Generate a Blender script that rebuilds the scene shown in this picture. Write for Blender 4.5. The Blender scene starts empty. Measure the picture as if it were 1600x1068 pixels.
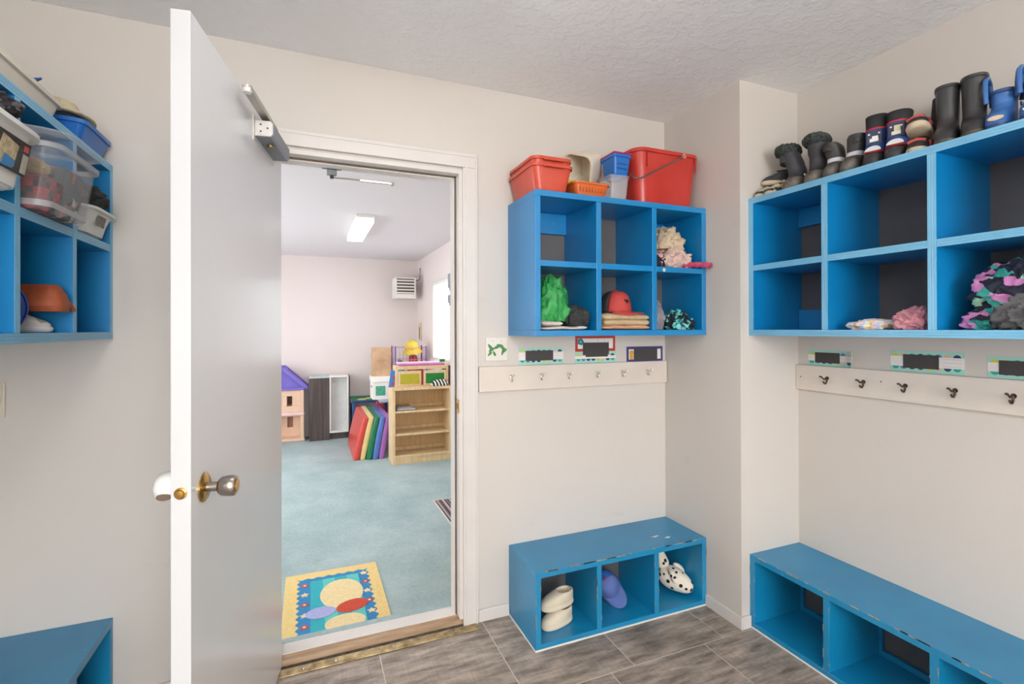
import bpy, bmesh, math, random
from mathutils import Vector, Matrix, noise
R = math.radians
random.seed(7)
S = bpy.context.scene
COL = S.collection

# ------------------------------------------------------------------ camera
FPX, YAW, VH, HC, PIT, ROL = 771.5772, .3912, 510.7641, 1.3352, .0028, -.0027
f0 = Vector((math.sin(YAW), math.cos(YAW), 0)); r0 = Vector((math.cos(YAW), -math.sin(YAW), 0)); z0 = Vector((0, 0, 1))
fw = f0*math.cos(PIT)+z0*math.sin(PIT); up0 = z0*math.cos(PIT)-f0*math.sin(PIT)
rt = r0*math.cos(ROL)+up0*math.sin(ROL); up = up0*math.cos(ROL)-r0*math.sin(ROL)
cd = bpy.data.cameras.new('camera'); cam = bpy.data.objects.new('camera', cd); COL.objects.link(cam)
cam.matrix_world = Matrix(((rt.x, up.x, -fw.x, 0), (rt.y, up.y, -fw.y, 0), (rt.z, up.z, -fw.z, HC), (0, 0, 0, 1)))
cd.sensor_width = 36; cd.lens = 36*FPX/1600; cd.shift_y = -(534-VH)/1600; cd.clip_start = .02
S.camera = cam

# ------------------------------------------------------------------ light and exposure
S.view_settings.view_transform = 'Standard'; S.view_settings.look = 'None'
S.view_settings.gamma = 1; S.view_settings.use_curve_mapping = False
S.view_settings.exposure = 0.18
w = bpy.data.worlds.new('sky'); S.world = w; w.use_nodes = True
w.node_tree.nodes['Background'].inputs[0].default_value = (.93, .97, 1, 1)
w.node_tree.nodes['Background'].inputs[1].default_value = 5.0
def area(name, loc, rot, sx, sy, power, col=(1, 1, 1)):
    d = bpy.data.lights.new(name, 'AREA'); d.shape = 'RECTANGLE'; d.size = sx; d.size_y = sy; d.energy = power; d.color = col
    o = bpy.data.objects.new(name, d); COL.objects.link(o); o.location = loc; o.rotation_euler = rot
    return o
area('entry_fill_light', (.15, -3.33, 1.4), (R(90), 0, 0), 2.0, 1.45, 74, (1, .99, .985))  # soft fill added behind the camera, set at an unseen window
area('playroom_ceiling_lamp_light', (.47, 5.09, 2.275), (0, 0, 0), .14, 1.0, 8, (1, .97, .95))
area('playroom_fill_light', (-2.1, 4.8, 1.2), (0, R(-90), 0), 1.7, 3.6, 16, (1, .98, .98))  # fill added out of view to brighten the playroom

# ------------------------------------------------------------------ materials
def lin(c):
    if isinstance(c, str): c = tuple(int(c[i:i+2], 16)/255 for i in (0, 2, 4))
    return tuple((x/12.92 if x <= .04045 else ((x+.055)/1.055)**2.4) for x in c)+(1,)
MT = {}
def nodes(name):
    m = bpy.data.materials.new(name); m.use_nodes = True; nt = m.node_tree
    return m, nt, nt.nodes['Principled BSDF']
def N(nt, t, **kw):
    n = nt.nodes.new(t)
    for k, v in kw.items(): setattr(n, k, v)
    return n
def coords(nt, space='pos', scale=(1, 1, 1)):
    mp = N(nt, 'ShaderNodeMapping'); mp.inputs['Scale'].default_value = scale
    if space == 'pos': g = N(nt, 'ShaderNodeNewGeometry'); nt.links.new(g.outputs['Position'], mp.inputs[0])
    else: g = N(nt, 'ShaderNodeTexCoord'); nt.links.new(g.outputs['Object'], mp.inputs[0])
    return mp.outputs[0]
def noise_n(nt, vec, scale, detail=4, rough=.55):
    n = N(nt, 'ShaderNodeTexNoise'); n.inputs['Scale'].default_value = scale; n.inputs['Detail'].default_value = detail; n.inputs['Roughness'].default_value = rough
    nt.links.new(vec, n.inputs['Vector']); return n
def ramp(nt, fac, stops, const=False):
    r = N(nt, 'ShaderNodeValToRGB'); el = r.color_ramp.elements
    if const: r.color_ramp.interpolation = 'CONSTANT'
    while len(el) < len(stops): el.new(.5)
    for e, (p, c) in zip(el, stops): e.position = p; e.color = lin(c)
    nt.links.new(fac, r.inputs[0]); return r.outputs[0]
def bump(nt, b, h, strength, dist=.01):
    bp = N(nt, 'ShaderNodeBump'); bp.inputs['Strength'].default_value = strength; bp.inputs['Distance'].default_value = dist
    nt.links.new(h, bp.inputs['Height']); nt.links.new(bp.outputs[0], b.inputs['Normal'])
def mix(c, d, t):
    c, d = [tuple(int(x[i:i+2], 16)/255 for i in (0, 2, 4)) if isinstance(x, str) else x for x in (c, d)]
    return tuple(a+(b-a)*t for a, b in zip(c, d))
def M(name, col, rough=.5, metal=0, var=.06, scale=8, bmp=0, bscale=60, bdist=.002, alpha=1, emit=0, spec=.5, trans=0, space='obj', coat=0):
    if name in MT: return MT[name]
    m, nt, b = nodes(name)
    v = coords(nt, space)
    if var:
        n = noise_n(nt, v, scale)
        o = ramp(nt, n.outputs[0], [(.3, mix(col, '000000', var)), (.7, mix(col, 'ffffff', var*.6))])
        nt.links.new(o, b.inputs['Base Color'])
    else: b.inputs['Base Color'].default_value = lin(col)
    b.inputs['Roughness'].default_value = rough; b.inputs['Metallic'].default_value = metal
    b.inputs['Specular IOR Level'].default_value = spec; b.inputs['Alpha'].default_value = alpha
    b.inputs['Transmission Weight'].default_value = trans; b.inputs['Coat Weight'].default_value = coat
    if emit: b.inputs['Emission Color'].default_value = lin(col); b.inputs['Emission Strength'].default_value = emit
    if bmp: bump(nt, b, noise_n(nt, v, bscale, 5).outputs[0], bmp, bdist)
    MT[name] = m; return m
def Mvor(name, cols, scale, rough=.8, stretch=(1, 1, 1), bmp=.15, rnd=1, space='obj', warp=0.0):
    if name in MT: return MT[name]
    m, nt, b = nodes(name); v = coords(nt, space, stretch)
    if warp:
        nz = noise_n(nt, v, scale*.6, 2); mx = N(nt, 'ShaderNodeVectorMath', operation='MULTIPLY_ADD'); mx.inputs[1].default_value = (warp,)*3
        nt.links.new(nz.outputs['Color'], mx.inputs[0]); nt.links.new(v, mx.inputs[2]); v = mx.outputs[0]
    vo = N(nt, 'ShaderNodeTexVoronoi'); vo.inputs['Scale'].default_value = scale; vo.inputs['Randomness'].default_value = rnd
    nt.links.new(v, vo.inputs['Vector']); sp = N(nt, 'ShaderNodeSeparateColor'); nt.links.new(vo.outputs['Color'], sp.inputs[0])
    k = len(cols); nt.links.new(ramp(nt, sp.outputs[0], [(i/k, c) for i, c in enumerate(cols)], True), b.inputs['Base Color'])
    b.inputs['Roughness'].default_value = rough
    if bmp: bump(nt, b, noise_n(nt, v, 50).outputs[0], bmp, .003)
    MT[name] = m; return m
def Mspot(name, base, spot, scale, thr, rough=.85, stretch=(1, 1, 1)):
    if name in MT: return MT[name]
    m, nt, b = nodes(name); v = coords(nt, 'obj', stretch)
    vo = N(nt, 'ShaderNodeTexVoronoi'); vo.inputs['Scale'].default_value = scale; nt.links.new(v, vo.inputs['Vector'])
    nt.links.new(ramp(nt, vo.outputs['Distance'], [(0, spot), (thr, base)], True), b.inputs['Base Color']); b.inputs['Roughness'].default_value = rough
    bump(nt, b, noise_n(nt, v, 120).outputs[0], .3, .003); MT[name] = m; return m
def Mcheck(name, c1, c2, c3, scale, rough=.85):
    if name in MT: return MT[name]
    m, nt, b = nodes(name); v = coords(nt, 'obj', (1, 1, 1))
    ch = []
    for sc, ca, cb_ in ((scale, c1, c2), (scale*2, c1, c3)):
        t = N(nt, 'ShaderNodeTexChecker'); t.inputs['Scale'].default_value = sc; t.inputs['Color1'].default_value = lin(ca); t.inputs['Color2'].default_value = lin(cb_); nt.links.new(v, t.inputs['Vector']); ch.append(t.outputs['Color'])
    mx = N(nt, 'ShaderNodeMixRGB'); mx.inputs[0].default_value = .35; nt.links.new(ch[0], mx.inputs[1]); nt.links.new(ch[1], mx.inputs[2]); nt.links.new(mx.outputs[0], b.inputs['Base Color'])
    b.inputs['Roughness'].default_value = rough; MT[name] = m; return m
def Mstripe(name, cols, scale, rough=.7, axis=(1, 0, 0), space='obj'):
    if name in MT: return MT[name]
    m, nt, b = nodes(name); v = coords(nt, space)
    d = N(nt, 'ShaderNodeVectorMath', operation='DOT_PRODUCT'); d.inputs[1].default_value = axis; nt.links.new(v, d.inputs[0])
    mu = N(nt, 'ShaderNodeMath', operation='MULTIPLY'); mu.inputs[1].default_value = scale; nt.links.new(d.outputs['Value'], mu.inputs[0])
    fr = N(nt, 'ShaderNodeMath', operation='FRACT'); nt.links.new(mu.outputs[0], fr.inputs[0])
    k = len(cols); nt.links.new(ramp(nt, fr.outputs[0], [(i/k, c) for i, c in enumerate(cols)], True), b.inputs['Base Color'])
    b.inputs['Roughness'].default_value = rough; MT[name] = m; return m

def wall_mat(name, col, stain=.0):
    m, nt, b = nodes(name); v = coords(nt)
    a = noise_n(nt, v, 1.3, 5); c1 = ramp(nt, a.outputs[0], [(.3, mix(col, 'b9a98c', .07)), (.65, col)])
    sv = coords(nt, 'pos', (1.2, 1.6, 3.2)); s = noise_n(nt, sv, 3.1, 8, .62)
    sm = ramp(nt, s.outputs[0], [(.66, '000000'), (.76, 'ffffff')])
    mx = N(nt, 'ShaderNodeMixRGB'); mu = N(nt, 'ShaderNodeMath', operation='MULTIPLY'); mu.inputs[1].default_value = stain
    nt.links.new(sm, mu.inputs[0]); nt.links.new(mu.outputs[0], mx.inputs[0]); nt.links.new(c1, mx.inputs[1]); mx.inputs[2].default_value = lin('a39883')
    nt.links.new(mx.outputs[0], b.inputs['Base Color']); b.inputs['Roughness'].default_value = .5; b.inputs['Specular IOR Level'].default_value = .35
    bump(nt, b, noise_n(nt, v, 90, 3).outputs[0], .06, .002); return m
WALL = wall_mat('cream_wall_paint', 'd7d0c8', .12)
WALL2 = wall_mat('pink_wall_paint', 'e8dcd9', 0)
def ceiling_mat(name, col, st):
    m, nt, b = nodes(name); v = coords(nt)
    n = noise_n(nt, v, 26, 5, .6); r = ramp(nt, n.outputs[0], [(.45, '000000'), (.58, 'ffffff')])
    b.inputs['Base Color'].default_value = lin(col); b.inputs['Roughness'].default_value = .8
    bump(nt, b, r, st, .004); return m
CEIL = ceiling_mat('knockdown_ceiling', 'fafafa', .35)
CEIL2 = ceiling_mat('smooth_ceiling', 'e4dee1', .03)
def tile_mat():
    m, nt, b = nodes('wood_look_tile'); g = N(nt, 'ShaderNodeNewGeometry'); oi = N(nt, 'ShaderNodeObjectInfo')
    sc = N(nt, 'ShaderNodeVectorMath', operation='SCALE'); sc.inputs[3].default_value = 7
    cx = N(nt, 'ShaderNodeCombineXYZ'); nt.links.new(oi.outputs['Random'], cx.inputs[0]); nt.links.new(oi.outputs['Random'], cx.inputs[1]); nt.links.new(cx.outputs[0], sc.inputs[0])
    ad = N(nt, 'ShaderNodeVectorMath', operation='ADD'); nt.links.new(g.outputs['Position'], ad.inputs[0]); nt.links.new(sc.outputs[0], ad.inputs[1])
    def mp(s):
        q = N(nt, 'ShaderNodeMapping'); q.inputs['Scale'].default_value = s; nt.links.new(ad.outputs[0], q.inputs[0]); return q.outputs[0]
    a = noise_n(nt, mp((2.2, 11, 1)), 2.4, 9, .68); c = noise_n(nt, mp((1, 2.2, 1)), 3.2, 4); e = noise_n(nt, mp((90, 9, 1)), 1.2, 3)
    c1 = ramp(nt, a.outputs[0], [(.30, '6a5f57'), (.43, '9d9186'), (.55, 'bfb4a8'), (.72, 'd8cfc4')])
    mx = N(nt, 'ShaderNodeMixRGB', blend_type='OVERLAY'); mx.inputs[0].default_value = .55; nt.links.new(c1, mx.inputs[1]); nt.links.new(ramp(nt, c.outputs[0], [(.3, '6e655e'), (.7, 'a39d96')]), mx.inputs[2])
    m2 = N(nt, 'ShaderNodeMixRGB', blend_type='OVERLAY'); m2.inputs[0].default_value = .25; nt.links.new(mx.outputs[0], m2.inputs[1]); nt.links.new(e.outputs[0], m2.inputs[2])
    nt.links.new(m2.outputs[0], b.inputs['Base Color']); b.inputs['Roughness'].default_value = .42
    bump(nt, b, a.outputs[0], .12, .002); return m
TILE = tile_mat()
def paint_mat(name, col, worn):
    m, nt, b = nodes(name); v = coords(nt)
    a = noise_n(nt, v, 3, 4); c1 = ramp(nt, a.outputs[0], [(.3, mix(col, '00507c', .2)), (.7, mix(col, '2f9ad0', .1))])
    s = noise_n(nt, v, 34, 7, .7); sm = ramp(nt, s.outputs[0], [(.70-.05*worn, '000000'), (.73-.05*worn, 'ffffff')])
    mx = N(nt, 'ShaderNodeMixRGB'); mu = N(nt, 'ShaderNodeMath', operation='MULTIPLY'); mu.inputs[1].default_value = .35*worn
    nt.links.new(sm, mu.inputs[0]); nt.links.new(mu.outputs[0], mx.inputs[0]); nt.links.new(c1, mx.inputs[1]); mx.inputs[2].default_value = lin('7fb9d6')
    nt.links.new(mx.outputs[0], b.inputs['Base Color']); b.inputs['Roughness'].default_value = .36; b.inputs['Specular IOR Level'].default_value = .9
    bump(nt, b, noise_n(nt, v, 25, 4).outputs[0], .05, .002); return m
BLUE = paint_mat('blue_gloss_paint', '0089ca', .35)
EDGE = paint_mat('sheen_ply_edge', '86c8ea', .6)  # front edges lighter than the panels: their sheen is put into the colour
BLUEW = paint_mat('worn_blue_paint', '0c8cbc', 1)
def carpet_mat():
    m, nt, b = nodes('teal_grey_carpet'); v = coords(nt)
    a = noise_n(nt, v, 3, 6); n2 = noise_n(nt, coords(nt, 'pos', (1, 1.6, 1)), 42, 5, .7)
    c = ramp(nt, a.outputs[0], [(.3, '9cb2b3'), (.7, 'b3c5c6')])
    mx = N(nt, 'ShaderNodeMixRGB', blend_type='OVERLAY'); mx.inputs[0].default_value = .3; nt.links.new(c, mx.inputs[1]); nt.links.new(n2.outputs[0], mx.inputs[2])
    nt.links.new(mx.outputs[0], b.inputs['Base Color']); b.inputs['Roughness'].default_value = .95; b.inputs['Specular IOR Level'].default_value = .1
    bump(nt, b, n2.outputs[0], .55, .012); return m
CARPET = carpet_mat()
def wood_mat(name, a_, b_, axis=(14, 14, 1.5)):
    m, nt, b = nodes(name); v = coords(nt, 'pos', axis); n = noise_n(nt, v, 2.2, 6)
    nt.links.new(ramp(nt, n.outputs[0], [(.3, a_), (.7, b_)]), b.inputs['Base Color']); b.inputs['Roughness'].default_value = .45; return m
BIRCH = wood_mat('birch_veneer', 'd9b98a', 'ecd3a8'); BIRCHB = wood_mat('birch_backing', 'd3ad76', 'e2c190')
SILL = wood_mat('bare_wood_sill', '9a7b5c', 'c6a889', (2, 20, 20)); WENGE = wood_mat('dark_wood_grain', '3a302e', '5d514d', (30, 30, 1))
TRIM = M('white_trim_paint', 'dfd9d3', .35, var=.02); DOORW = M('white_door_paint', 'd6d7d8', .22, var=.015, scale=2, bmp=.03, bscale=14)
CAULK = M('white_caulk', 'e9e6df', .6, var=.05); HOOKB = M('cream_board', 'e0d5c9', .4, var=.03)
BRASS = M('brass', 'c99d52', .22, 1, var=.1); STEEL = M('brushed_steel', 'a8a29a', .28, 1, var=.05); DARKM = M('dark_bronze', '5a4a40', .35, .9, var=.1)
SILV = M('nickel', 'd8d2c8', .2, 1, var=.03); GREYM = M('grey_painted_metal', '7d838a', .45, .3, var=.05)
BACKP = M('dark_hardboard', '686462', .5, var=.1, scale=3); WHITE = M('white_plastic', 'efeee9', .35, var=.02); OFFW = M('off_white_plastic', 'e9e4da', .4, var=.03)
GROUT = M('pale_grout', 'd8cfc2', .8, var=.1); BLACK = M('black_fabric', '232325', .85, var=.2, bmp=.2); BLKR = M('black_rubber', '2c2b2c', .38, var=.25, scale=5)
LAMPM = M('lamp_diffuser', 'fdfcff', .5, var=0, emit=4.2)
LAMPN = M('suspended_diffuser', 'fdfcff', .5, var=0, emit=17)

# ------------------------------------------------------------------ geometry helpers
class MB:
    def __init__(s): s.v = []; s.f = []
    def add(s, vs, fs):
        o = len(s.v); s.v += [tuple(p) for p in vs]; s.f += [tuple(i+o for i in q) for q in fs]; return s
    def box(s, x0, x1, y0, y1, z0, z1):
        return s.add([(x0, y0, z0), (x1, y0, z0), (x1, y1, z0), (x0, y1, z0), (x0, y0, z1), (x1, y0, z1), (x1, y1, z1), (x0, y1, z1)],
                     [(3, 2, 1, 0), (4, 5, 6, 7), (0, 1, 5, 4), (1, 2, 6, 5), (2, 3, 7, 6), (3, 0, 4, 7)])
    def prism(s, poly, fn0, fn1):
        n = len(poly); return s.add([fn0(*p) for p in poly]+[fn1(*p) for p in poly], [tuple(range(n))[::-1], tuple(range(n, 2*n))]+[(i, (i+1) % n, n+(i+1) % n, n+i) for i in range(n)])
    def loft(s, rings, cap0=True, cap1=True, closed=True):
        n = len(rings[0]); vs = [p for r in rings for p in r]; fs = []
        for k in range(len(rings)-1):
            for i in range(n if closed else n-1):
                j = (i+1) % n; fs.append((k*n+i, k*n+j, (k+1)*n+j, (k+1)*n+i))
        if cap0: fs.append(tuple(range(n))[::-1])
        if cap1: fs.append(tuple((len(rings)-1)*n+i for i in range(n)))
        return s.add(vs, fs)
    def tube(s, pts, r, n=8, caps=True):
        pts = [Vector(p) for p in pts]; rings = []; prev = None
        for i, p in enumerate(pts):
            t = (pts[min(i+1, len(pts)-1)]-pts[max(i-1, 0)]).normalized()
            a = prev if prev and abs(prev.dot(t)) < .95 else (Vector((0, 0, 1)) if abs(t.z) < .9 else Vector((1, 0, 0)))
            a = (a-t*a.dot(t)).normalized(); prev = a; b = t.cross(a); rr = r[i] if isinstance(r, (list, tuple)) else r
            rings.append([p+(a*math.cos(k*2*math.pi/n)+b*math.sin(k*2*math.pi/n))*rr for k in range(n)])
        return s.loft(rings, caps, caps)
    def lathe(s, prof, n=20, c=(0, 0, 0), ax='z'):
        rings = []
        for r, h in prof:
            ring = []
            for k in range(n):
                a = k*2*math.pi/n; x, y = r*math.cos(a), r*math.sin(a)
                q = {'z': (x, y, h), 'y': (x, h, -y), 'x': (h, x, y)}[ax]; ring.append((q[0]+c[0], q[1]+c[1], q[2]+c[2]))
            rings.append(ring)
        return s.loft(rings)
    def build(s, name, mat, parent=None, smooth=False, bev=0, loc=None, rot=None, sub=0, angle=35, edge=None):
        me = bpy.data.meshes.new(name); me.from_pydata(s.v, [], s.f); me.validate(); me.update()
        bm = bmesh.new(); bm.from_mesh(me); bmesh.ops.recalc_face_normals(bm, faces=bm.faces); bm.to_mesh(me); bm.free()
        me.materials.append(mat); o = bpy.data.objects.new(name, me); COL.objects.link(o)
        if parent: o.parent = parent
        if edge:
            me.materials.append(edge)
            for p_ in me.polygons:
                if p_.normal.y < -.3: p_.material_index = 1
        if loc: o.location = loc
        if rot: o.rotation_euler = rot
        if smooth:
            me.polygons.foreach_set('use_smooth', [True]*len(me.polygons))
            try: me.set_sharp_from_angle(angle=R(angle))
            except Exception: pass
        if bev:
            b = o.modifiers.new('bevel', 'BEVEL'); b.width = bev; b.segments = 2; b.limit_method = 'ANGLE'
        if sub:
            q = o.modifiers.new('sub', 'SUBSURF'); q.levels = sub; q.render_levels = sub
        return o
def BX(name, b, mat, parent=None, bev=0, **kw): return MB().box(*b).build(name, mat, parent, bev=bev, **kw)
def tag(o, label, cat, group=None):
    o['label'] = label; o['category'] = cat
    if group: o['group'] = group
    return o
def thing(name, label, cat, loc=(0, 0, 0), rot=(0, 0, 0), group=None):
    o = bpy.data.objects.new(name, None); o.empty_display_size = .05; COL.objects.link(o); o.location = loc
    o.rotation_euler = rot if isinstance(rot, (tuple, list)) else (0, 0, rot); return tag(o, label, cat, group)
def struct(o): o['kind'] = 'structure'; return o
def rr(w, d, r, z, n=4, cx=0, cy=0):
    r = min(r, w/2-1e-4, d/2-1e-4); out = []
    for k, (sx, sy) in enumerate(((1, 1), (-1, 1), (-1, -1), (1, -1))):
        for i in range(n+1):
            a = R(90*k+90*i/n); out.append((cx+sx*(w/2-r)+r*math.cos(a), cy+sy*(d/2-r)+r*math.sin(a), z))
    return out
def binmesh(wb, db, wt, dt, h, r=.02, th=.003, rim=.008, rimh=.012, n=5, br=.012):
    g = []
    for k in range(4):
        t = k/3; a = R(90*t); ins = br*(1-math.sin(a)); g.append(rr(wb-2*ins, db-2*ins, max(r-ins, .004), br*(1-math.cos(a)), n))
    g.append(rr(wt, dt, r*1.1, h-rimh, n)); g.append(rr(wt+2*rim, dt+2*rim, r*1.1+rim, h-rimh, n)); g.append(rr(wt+2*rim, dt+2*rim, r*1.1+rim, h, n))
    g.append(rr(wt-2*th, dt-2*th, r, h, n)); g.append(rr(wb-2*th, db-2*th, max(r-th, .004), th*1.5+.004, n))
    m = MB(); m.loft(g, True, True); return m
def heap(name, mat, c, r, seed=0, wr=.22, fr=2.2, parent=None, sq=.6, rot=0, nu=110, nv=64, low=.5, fold=.08, foldk=7):
    vs = []; fs = []; se = Vector((seed*3.7, seed*1.3, seed*2.1)); cr, sr = math.cos(rot), math.sin(rot)
    rg_ = random.Random(seed); rm = Matrix.Rotation(rg_.uniform(0, 6), 3, 'X') @ Matrix.Rotation(rg_.uniform(0, 6), 3, 'Z')
    for j in range(nv+1):
        th = math.pi*j/nv
        for i in range(nu):
            ph = 2*math.pi*i/nu; d = Vector((math.sin(th)*math.cos(ph), math.sin(th)*math.sin(ph), math.cos(th)))
            q = d*fr*.7+se; n1 = noise.fractal(q, 1, 2, 2)
            q2 = rm @ d; q2 = Vector((q2.x*foldk*.42, q2.y*foldk*.14, q2.z*foldk*.3)) + se + Vector((n1, n1*.5, -n1))*1.1
            c1_ = (1-abs(noise.noise(q2)))**3; c2_ = (1-abs(noise.noise(q2*2.1+Vector((5, 1, 7)))))**3
            rad = 1+wr*n1+fold*1.9*(c1_-.55)+fold*.7*(c2_-.55)
            k = max(abs(d.x), abs(d.y), 1e-4)/max(math.hypot(d.x, d.y), 1e-4); sc = 1+(1/k-1)*sq*.8
            x, y = d.x*rad*sc*r[0], d.y*rad*sc*r[1]; z = max(0, (d.z*rad+low)/(1+low))*r[2]
            vs.append((c[0]+x*cr-y*sr, c[1]+x*sr+y*cr, c[2]+z))
    for j in range(nv):
        for i in range(nu): fs.append((j*nu+i, j*nu+(i+1) % nu, (j+1)*nu+(i+1) % nu, (j+1)*nu+i))
    return MB().add(vs, fs).build(name, mat, parent, smooth=True, angle=80)
def folded(mb, cx, cy, z, w, d, h, seed, n=20):
    # one folded layer: rounded slab with a rolled front edge and soft waves
    vs = []; rings = []
    for i in range(n+1):
        u = i/n; x = cx+(u-.5)*w; ring = []
        e = min(1, (min(u, 1-u)*n/2.2))**.5
        for k in range(16):
            a = 2*math.pi*k/16; yy = math.copysign(abs(math.cos(a))**.45, math.cos(a)); zz = math.copysign(abs(math.sin(a))**.8, math.sin(a))
            wv = noise.noise(Vector((x*14+seed, yy*1.4, seed*.7)))*.011+noise.noise(Vector((x*40+seed, yy*2, seed)))*.003
            ring.append((x, cy+yy*d/2*(.9+.1*e)+wv*1.2, z+h/2+zz*h/2*e+wv*(.7 if zz > 0 else 0)))
        rings.append(ring)
    mb.loft(rings); return mb

# ================================================================== SETTING
D, XA, YC, XR, XL, H = 2.146, 1.7764, 1.6425, 2.1408, -.95, 2.44
YF = -3.4; JL, JR, JT = -.145, .645, 2.05; Y2 = 2.29; Z2 = -.16; FY = 7.45; RX = 1.526; H2 = 2.355; LX = -2.2
fl = struct(BX('floor', (XL-.1, XR+.1, YF-.1, D, -.25, -.0012), GROUT))
tw, td, g = .463, .61, .0022
tile_me = None
for r_ in range(-1, 10):
    ya = 1.627-(r_)*td; yb = ya+td
    if yb < YF-.1 or ya > D: continue
    off = .731 if r_ % 2 == 0 else .62
    for c_ in range(-5, 5):
        xa = off+c_*tw; xb = xa+tw
        xa_, xb_, ya_, yb_ = max(xa, XL), min(xb, XR), max(ya, YF), min(yb, D)
        if xb_-xa_ < .02 or yb_-ya_ < .02: continue
        full = (xb_-xa_ > tw-.001 and yb_-ya_ > td-.001)
        if full and tile_me:
            o = tile_me.copy(); COL.objects.link(o); o.location = (xa, ya, 0)
        else:
            o = MB().box(g, xb_-xa_-g, g, yb_-ya_-g, -.004, 0).build('floor_tile', TILE, fl, bev=.0006, loc=(xa_, ya_, 0))
            if full: tile_me = o
# fix: rows 0 is [1.627, D]
def wallbox(name, boxes, mat, parent=None):
    m = MB()
    for b in boxes: m.box(*b)
    return struct(m.build(name, mat, parent)) if parent is None else m.build(name, mat, parent)
WT = 2.46
wb = wallbox('wall_back', [(XL-.1, JL, D, Y2, -.25, WT), (JR, XA, D, Y2, -.25, WT), (JL, JR, D, Y2, JT, WT), (JL, JR, D, Y2, -.25, -.02)], WALL)
wallbox('wall_column', [(XA, XR, YC, Y2, -.25, WT)], WALL)
wallbox('wall_right', [(XR, XR+.1, YF-.1, YC, -.25, WT)], WALL)
wallbox('wall_left', [(XL-.1, XL, YF-.1, D, -.25, WT)], WALL)
WX0, WX1, WZ0, WZ1 = -.9, 1.2, .6, 2.2
wf = wallbox('wall_front', [(XL, WX0, YF-.1, YF, -.25, WT), (WX1, XR, YF-.1, YF, -.25, WT), (WX0, WX1, YF-.1, YF, -.25, WZ0), (WX0, WX1, YF-.1, YF, WZ1, WT)], WALL)
struct(BX('ceiling', (XL-.1, XR+.1, YF-.1, D+.001, H, H+.12), CEIL))
w1 = struct(MB().box(WX0, WX0+.05, YF-.09, YF-.02, WZ0, WZ1).box(WX1-.05, WX1, YF-.09, YF-.02, WZ0, WZ1).box(WX0+.05, WX1-.05, YF-.09, YF-.02, WZ0, WZ0+.05).box(WX0+.05, WX1-.05, YF-.09, YF-.02, WZ1-.05, WZ1).build('added_window_1', TRIM))  # unseen window, added to carry the entry fill light
GLASS = M('window_glass', 'f4f8fa', .02, var=0, alpha=.12)
BX('pane', (WX0+.05, WX1-.05, YF-.06, YF-.055, WZ0+.05, WZ1-.05), GLASS, w1)
# playroom shell
struct(BX('floor_playroom', (LX-.1, RX+.1, Y2, FY+.1, Z2-.1, Z2), CARPET))
struct(BX('ceiling_playroom', (LX-.1, RX+.1, Y2, FY+.1, H2, H2+.1), CEIL2))
struct(BX('wall_far', (LX-.1, RX+.1, FY, FY+.1, Z2, H2), WALL2))
W0, W1, V0, V1 = 5.60, 6.47, .93, 1.97
wallbox('wall_playroom_right', [(RX, RX+.1, Y2, W0, Z2, H2), (RX, RX+.1, W1, FY, Z2, H2), (RX, RX+.1, W0, W1, Z2, V0), (RX, RX+.1, W0, W1, V1, H2)], WALL2)
wallbox('wall_playroom_left', [(LX-.1, LX, Y2, 2.9, Z2, H2), (LX-.1, LX, 6.7, FY, Z2, H2), (LX-.1, LX, 2.9, 6.7, Z2, .3), (LX-.1, LX, 2.9, 6.7, 2.1, H2)], WALL2)
w3 = struct(MB().box(LX-.08, LX-.02, 2.9, 2.96, .3, 2.1).box(LX-.08, LX-.02, 6.64, 6.7, .3, 2.1).box(LX-.08, LX-.02, 4.77, 4.83, .36, 2.04).box(LX-.08, LX-.02, 2.96, 6.64, .3, .36).box(LX-.08, LX-.02, 2.96, 6.64, 2.04, 2.1).build('added_window_3', TRIM))  # unseen window, added to go with the playroom fill light
BX('pane', (LX-.055, LX-.05, 2.96, 4.77, .36, 2.04), GLASS, w3); BX('pane', (LX-.055, LX-.05, 4.83, 6.64, .36, 2.04), GLASS, w3)
wallbox('wall_playroom_near', [(LX-.1, XL-.1, Y2-.1, Y2, Z2, H2)], WALL2)
# small window with blind on the playroom right wall
w2 = struct(MB().box(RX+.001, RX+.07, W0, W0+.03, V0, V1).box(RX+.001, RX+.07, W1-.03, W1, V0, V1).box(RX+.001, RX+.07, W0+.03, W1-.03, V0, V0+.03).box(RX+.001, RX+.07, W0+.03, W1-.03, V1-.03, V1).build('window_2', TRIM))
BX('pane', (RX+.06, RX+.064, W0+.03, W1-.03, V0+.03, V1-.03), GLASS, w2)
BX('window_sill', (RX-.03, RX+.001, W0-.03, W1+.03, V0-.02, V0), TRIM, w2)
bl = thing('window_blind', 'white horizontal blind in the bright playroom window', 'blind', (RX+.03, (W0+W1)/2, V0+.03))
BX('head_rail', (-.02, .02, -.39, .39, .94, .98), WHITE, bl)
m = MB()
for k in range(36):
    z = .012+k*.0255; m.add([(-.009, -.39, z), (.009, -.39, z+.012), (.009, .39, z+.012), (-.009, .39, z), (-.009, -.39, z+.0008), (.009, -.39, z+.0128), (.009, .39, z+.0128), (-.009, .39, z+.0008)], [(0, 1, 2, 3), (7, 6, 5, 4), (0, 4, 5, 1), (1, 5, 6, 2), (2, 6, 7, 3), (3, 7, 4, 0)])
s_ = m.build('slats', M('blind_vinyl', 'f6f7f8', .5, var=0), bl); s_['kind'] = 'stuff'
BX('bottom_rail', (-.012, .012, -.39, .39, 0, .012), WHITE, bl)

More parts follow.
